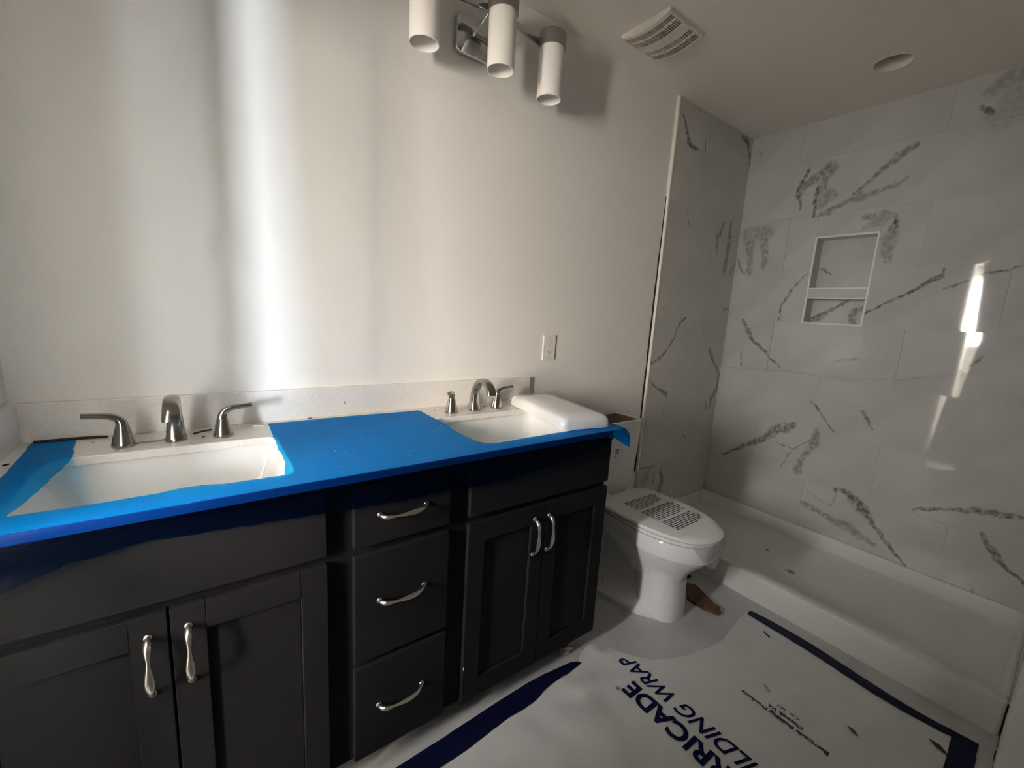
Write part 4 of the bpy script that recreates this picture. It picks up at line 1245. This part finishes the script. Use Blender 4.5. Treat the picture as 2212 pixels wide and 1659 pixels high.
# ------------------------------------------------------------------ debris
def ribbon(name, pts, wid, thk, mat, label, cat, group=None, side=(0, 0, 1)):
    P = spline(pts, 6)
    bm = bmesh.new()
    c = P[len(P) // 2]
    r = [wid * (0.75 + 0.35 * noise.noise((p.x * 60, p.y * 60, 1))) for p in P]
    r[0] *= 0.6; r[-1] *= 0.4
    tube(bm, P, [thk] * len(P), r, side, 8)
    return tag(mk(name, bm, mat, smooth='full', origin=(c.x, c.y, c.z)), label, cat, group)
z = ZC
ribbon('rubber_strip', [(0.040, -0.0262, z + 0.0038), (0.075, -0.0265, z + 0.0042), (0.110, -0.0280, z + 0.0046), (0.132, -0.0285, z + 0.0042), (0.152, -0.030, z + 0.0038), (0.172, -0.034, z + 0.0036)], 0.0042, 0.0034, M['rubber'],
       'dark red-brown strip lying against the backsplash by the left faucet', 'strip')
ribbon('plastic_curl', [(0.232, -0.128, z + 0.003), (0.250, -0.120, z + 0.003), (0.270, -0.1215, z + 0.003), (0.292, -0.116, z + 0.0035)], 0.0022, 0.0022, M['chip'], 'thin grey plastic curl beside the left faucet spout', 'scrap')
ribbon('brown_shaving', [(0.350, -0.086, z + 0.003), (0.366, -0.073, z + 0.0035), (0.380, -0.067, z + 0.004), (0.392, -0.058, z + 0.003)], 0.0028, 0.0024, M['rubber'], 'brown shaving behind the left faucet spout', 'scrap')
ribbon('white_shaving', [(0.492, -0.062, z + 0.0025), (0.505, -0.067, z + 0.003), (0.517, -0.073, z + 0.0025)], 0.0022, 0.0018, M['white_speck'], 'thin white shaving on the quartz right of the left faucet', 'scrap')
def chip(x, y, z, s, mat, label, cat='chip', group=None, name='debris_chip', flat=0.45, elong=1.0, rot=0.0):
    bm = bmesh.new()
    bmesh.ops.create_icosphere(bm, subdivisions=1, radius=s)
    for v in bm.verts:
        v.co *= 0.75 + 0.5 * abs(noise.noise((v.co.x * 300 + x * 90, v.co.y * 300 + y * 90, v.co.z * 300)))
        v.co.z *= flat; v.co.x *= elong
    zmin = min(v.co.z for v in bm.verts)
    o = mk(name, bm, mat, local=True)
    o.location = (x, y, z - zmin - 0.0002); o.rotation_euler = (0, 0, rot)
    return tag(o, label, cat, group)
gp = 'crumbs on the bare quartz'
for i, (x, y, s, m, lb) in enumerate(((0.206, -0.166, .0045, 'chip', 'grey crumb in front of the left faucet left handle'), (0.226, -0.112, .003, 'blackchip', 'tiny black crumb just behind the left faucet left handle'),
        (0.402, -0.084, .0045, 'chip', 'largest grey crumb behind the left faucet right handle'), (0.386, -0.078, .003, 'chip', 'small grey crumb midway behind left faucet spout and right handle'),
        (0.372, -0.118, .0035, 'chip', 'grey crumb between the left faucet spout and its right handle'), (0.400, -0.050, .003, 'brownchip', 'brown crumb at the tip of the brown shaving by the backsplash'),
        (0.150, -0.070, .0025, 'chip', 'small grey crumb in front of the dark red-brown strip'), (0.262, -0.080, .002, 'chip', 'tiny grey crumb behind the grey plastic curl'),
        (1.075, -0.075, .003, 'chip', 'grey crumb left of the right faucet by the blue film'), (1.165, -0.070, .0045, 'chip', 'grey crumb behind the right faucet between left handle and spout'),
        (1.288, -0.085, .004, 'blackchip', 'black crumb behind the right faucet right handle'))):
    chip(x, y, z, s, M[m], lb, 'crumb', gp, 'crumb', 0.5, 1.6, i * 0.9)
chip(0.034, -0.185, z, 0.005, M['blackchip'], 'black chip at the far left end of the quartz', name='debris_chip', elong=1.5, rot=0.6)
chip(0.653, -0.026, z + 0.0005, 0.0045, M['blackchip'], 'black chip on the blue film edge against the backsplash', elong=1.9)
tag(mk('wall_scuff', boxes((0.764, 0.768, -0.0200, -0.0194, 0.947, 0.957)), M['brownchip'], origin=(0.766, -0.0196, 0.952)), 'tiny brown mark on the backsplash above the blue film', 'mark')

# floor bits
bm = bmesh.new()
bmesh.ops.create_icosphere(bm, subdivisions=3, radius=0.026)
for v in bm.verts:
    k = 0.75 + 0.65 * noise.noise((v.co.x * 45, v.co.y * 45, v.co.z * 45 + 3)) + 0.25 * noise.noise((v.co.x * 120, v.co.y * 120, v.co.z * 120))
    v.co *= k; v.co.x *= 1.5; v.co.z *= 0.8
zm = min(v.co.z for v in bm.verts)
o = mk('crumpled_paper', bm, M['paper'], local=True)
o.location = (1.468, -0.478, -zm); o.rotation_euler = (0, 0, 0.15)
tag(o, 'crumpled dirty paper wad on the floor under the vanity', 'paper')

def slat(name, poly, z0, th, mat, parent=None, jit=0.0):
    bm = slab([tuple(p) for p in resample(poly, 0.012, jit)], [], z0, z0 + th)
    c = (sum(p[0] for p in poly) / len(poly), sum(p[1] for p in poly) / len(poly), 0)
    return mk(name, bm, mat, parent, origin=c)
ws = tag(slat('wood_scrap', [(2.175, -0.560), (2.262, -0.478), (2.306, -0.520), (2.268, -0.610), (2.236, -0.672), (2.196, -0.690), (2.172, -0.640)], 0.0, 0.012, M['wood'], jit=0.004),
         'brown wooden scrap lying on the floor beside the toilet base', 'wood scrap')
slat('smeared_end', [(2.166, -0.648), (2.192, -0.634), (2.236, -0.640), (2.244, -0.676), (2.216, -0.702), (2.184, -0.704)], 0.0095, 0.0065, M['rust'], ws, 0.006)
bm = bmesh.new()
prev = None
for i in range(9):
    t = i / 8
    row = [bm.verts.new((2.285 + 0.075 * t, -0.455 - 0.012 * t + 0.006 * math.sin(t * 6), 0.0015 + 0.055 * k / 3 * (0.8 + 0.2 * math.sin(t * 9)))) for k in range(4)]
    row = [bm.verts.new((v.co.x, v.co.y + 0.010 * math.sin(q * 1.3), v.co.z)) for q, v in enumerate(row)]
    if prev:
        for k in range(3): bm.faces.new((prev[k], row[k], row[k + 1], prev[k + 1]))
    prev = row
for v in [v for v in bm.verts if not v.link_faces]: bm.verts.remove(v)
o = mk('navy_scrap', bm, M['navy_tape'], smooth='full', origin=(2.32, -0.46, 0))  # thin navy sheet standing upright, slightly waved
tag(o, 'dark navy scrap standing behind the toilet base', 'tape scrap')
def leaf(x, y, l, w, rot, mat, label, name='dead_leaf', cat='leaf'):
    bm = bmesh.new()
    prev = None
    n = 8
    for i in range(n + 1):
        t = i / n
        h = w * math.sin(PI * min(1, t * 0.97 + 0.015)) ** 0.8 * (0.85 + 0.3 * noise.noise((t * 9, x * 50, 1)))
        row = [bm.verts.new(((t - 0.5) * l, s * h, 0.0008 + 0.003 * abs(s) + 0.0015 * math.sin(t * 5))) for s in (-1, 0, 1)]
        if prev:
            for k in (0, 1): bm.faces.new((prev[k], row[k], row[k + 1], prev[k + 1]))
        prev = row
    o = mk(name, bm, mat, local=True, smooth='full')
    o.location = (x, y, wrap_z(x, y) + 0.0006); o.rotation_euler = (0, 0, rot)
    return tag(o, label, cat)
leaf(2.216, -1.412, 0.052, 0.011, -2.0, M['leaf'], 'dead brown leaf beside the navy tape corner of the house wrap')
leaf(2.042, -1.236, 0.032, 0.0075, -1.9, M['stain'], 'small reddish leaf fragment on the wrap beyond the small lettering', cat='leaf')
leaf(1.972, -1.000, 0.030, 0.004, -2.1, M['dust'], 'pale grey shaving on the wrap near the small lettering', 'grey_shaving', 'shaving')
tag(mk('black_stick', boxes((-0.017, 0.017, -0.0022, 0.0022, 0, 0.003)), M['blackchip'], local=True), 'short black stick on the wrap near the shower end tape', 'stick')
o = bpy.data.objects['black_stick']; o.location = (2.262, -0.876, wrap_z(2.262, -0.876) + 0.0005); o.rotation_euler = (0, 0, -2.0)
chip(2.905, -0.595, 0.0515, 0.006, M['blackchip'], 'black chip on the shower pan floor beyond the drain', elong=1.9, rot=-1.2)
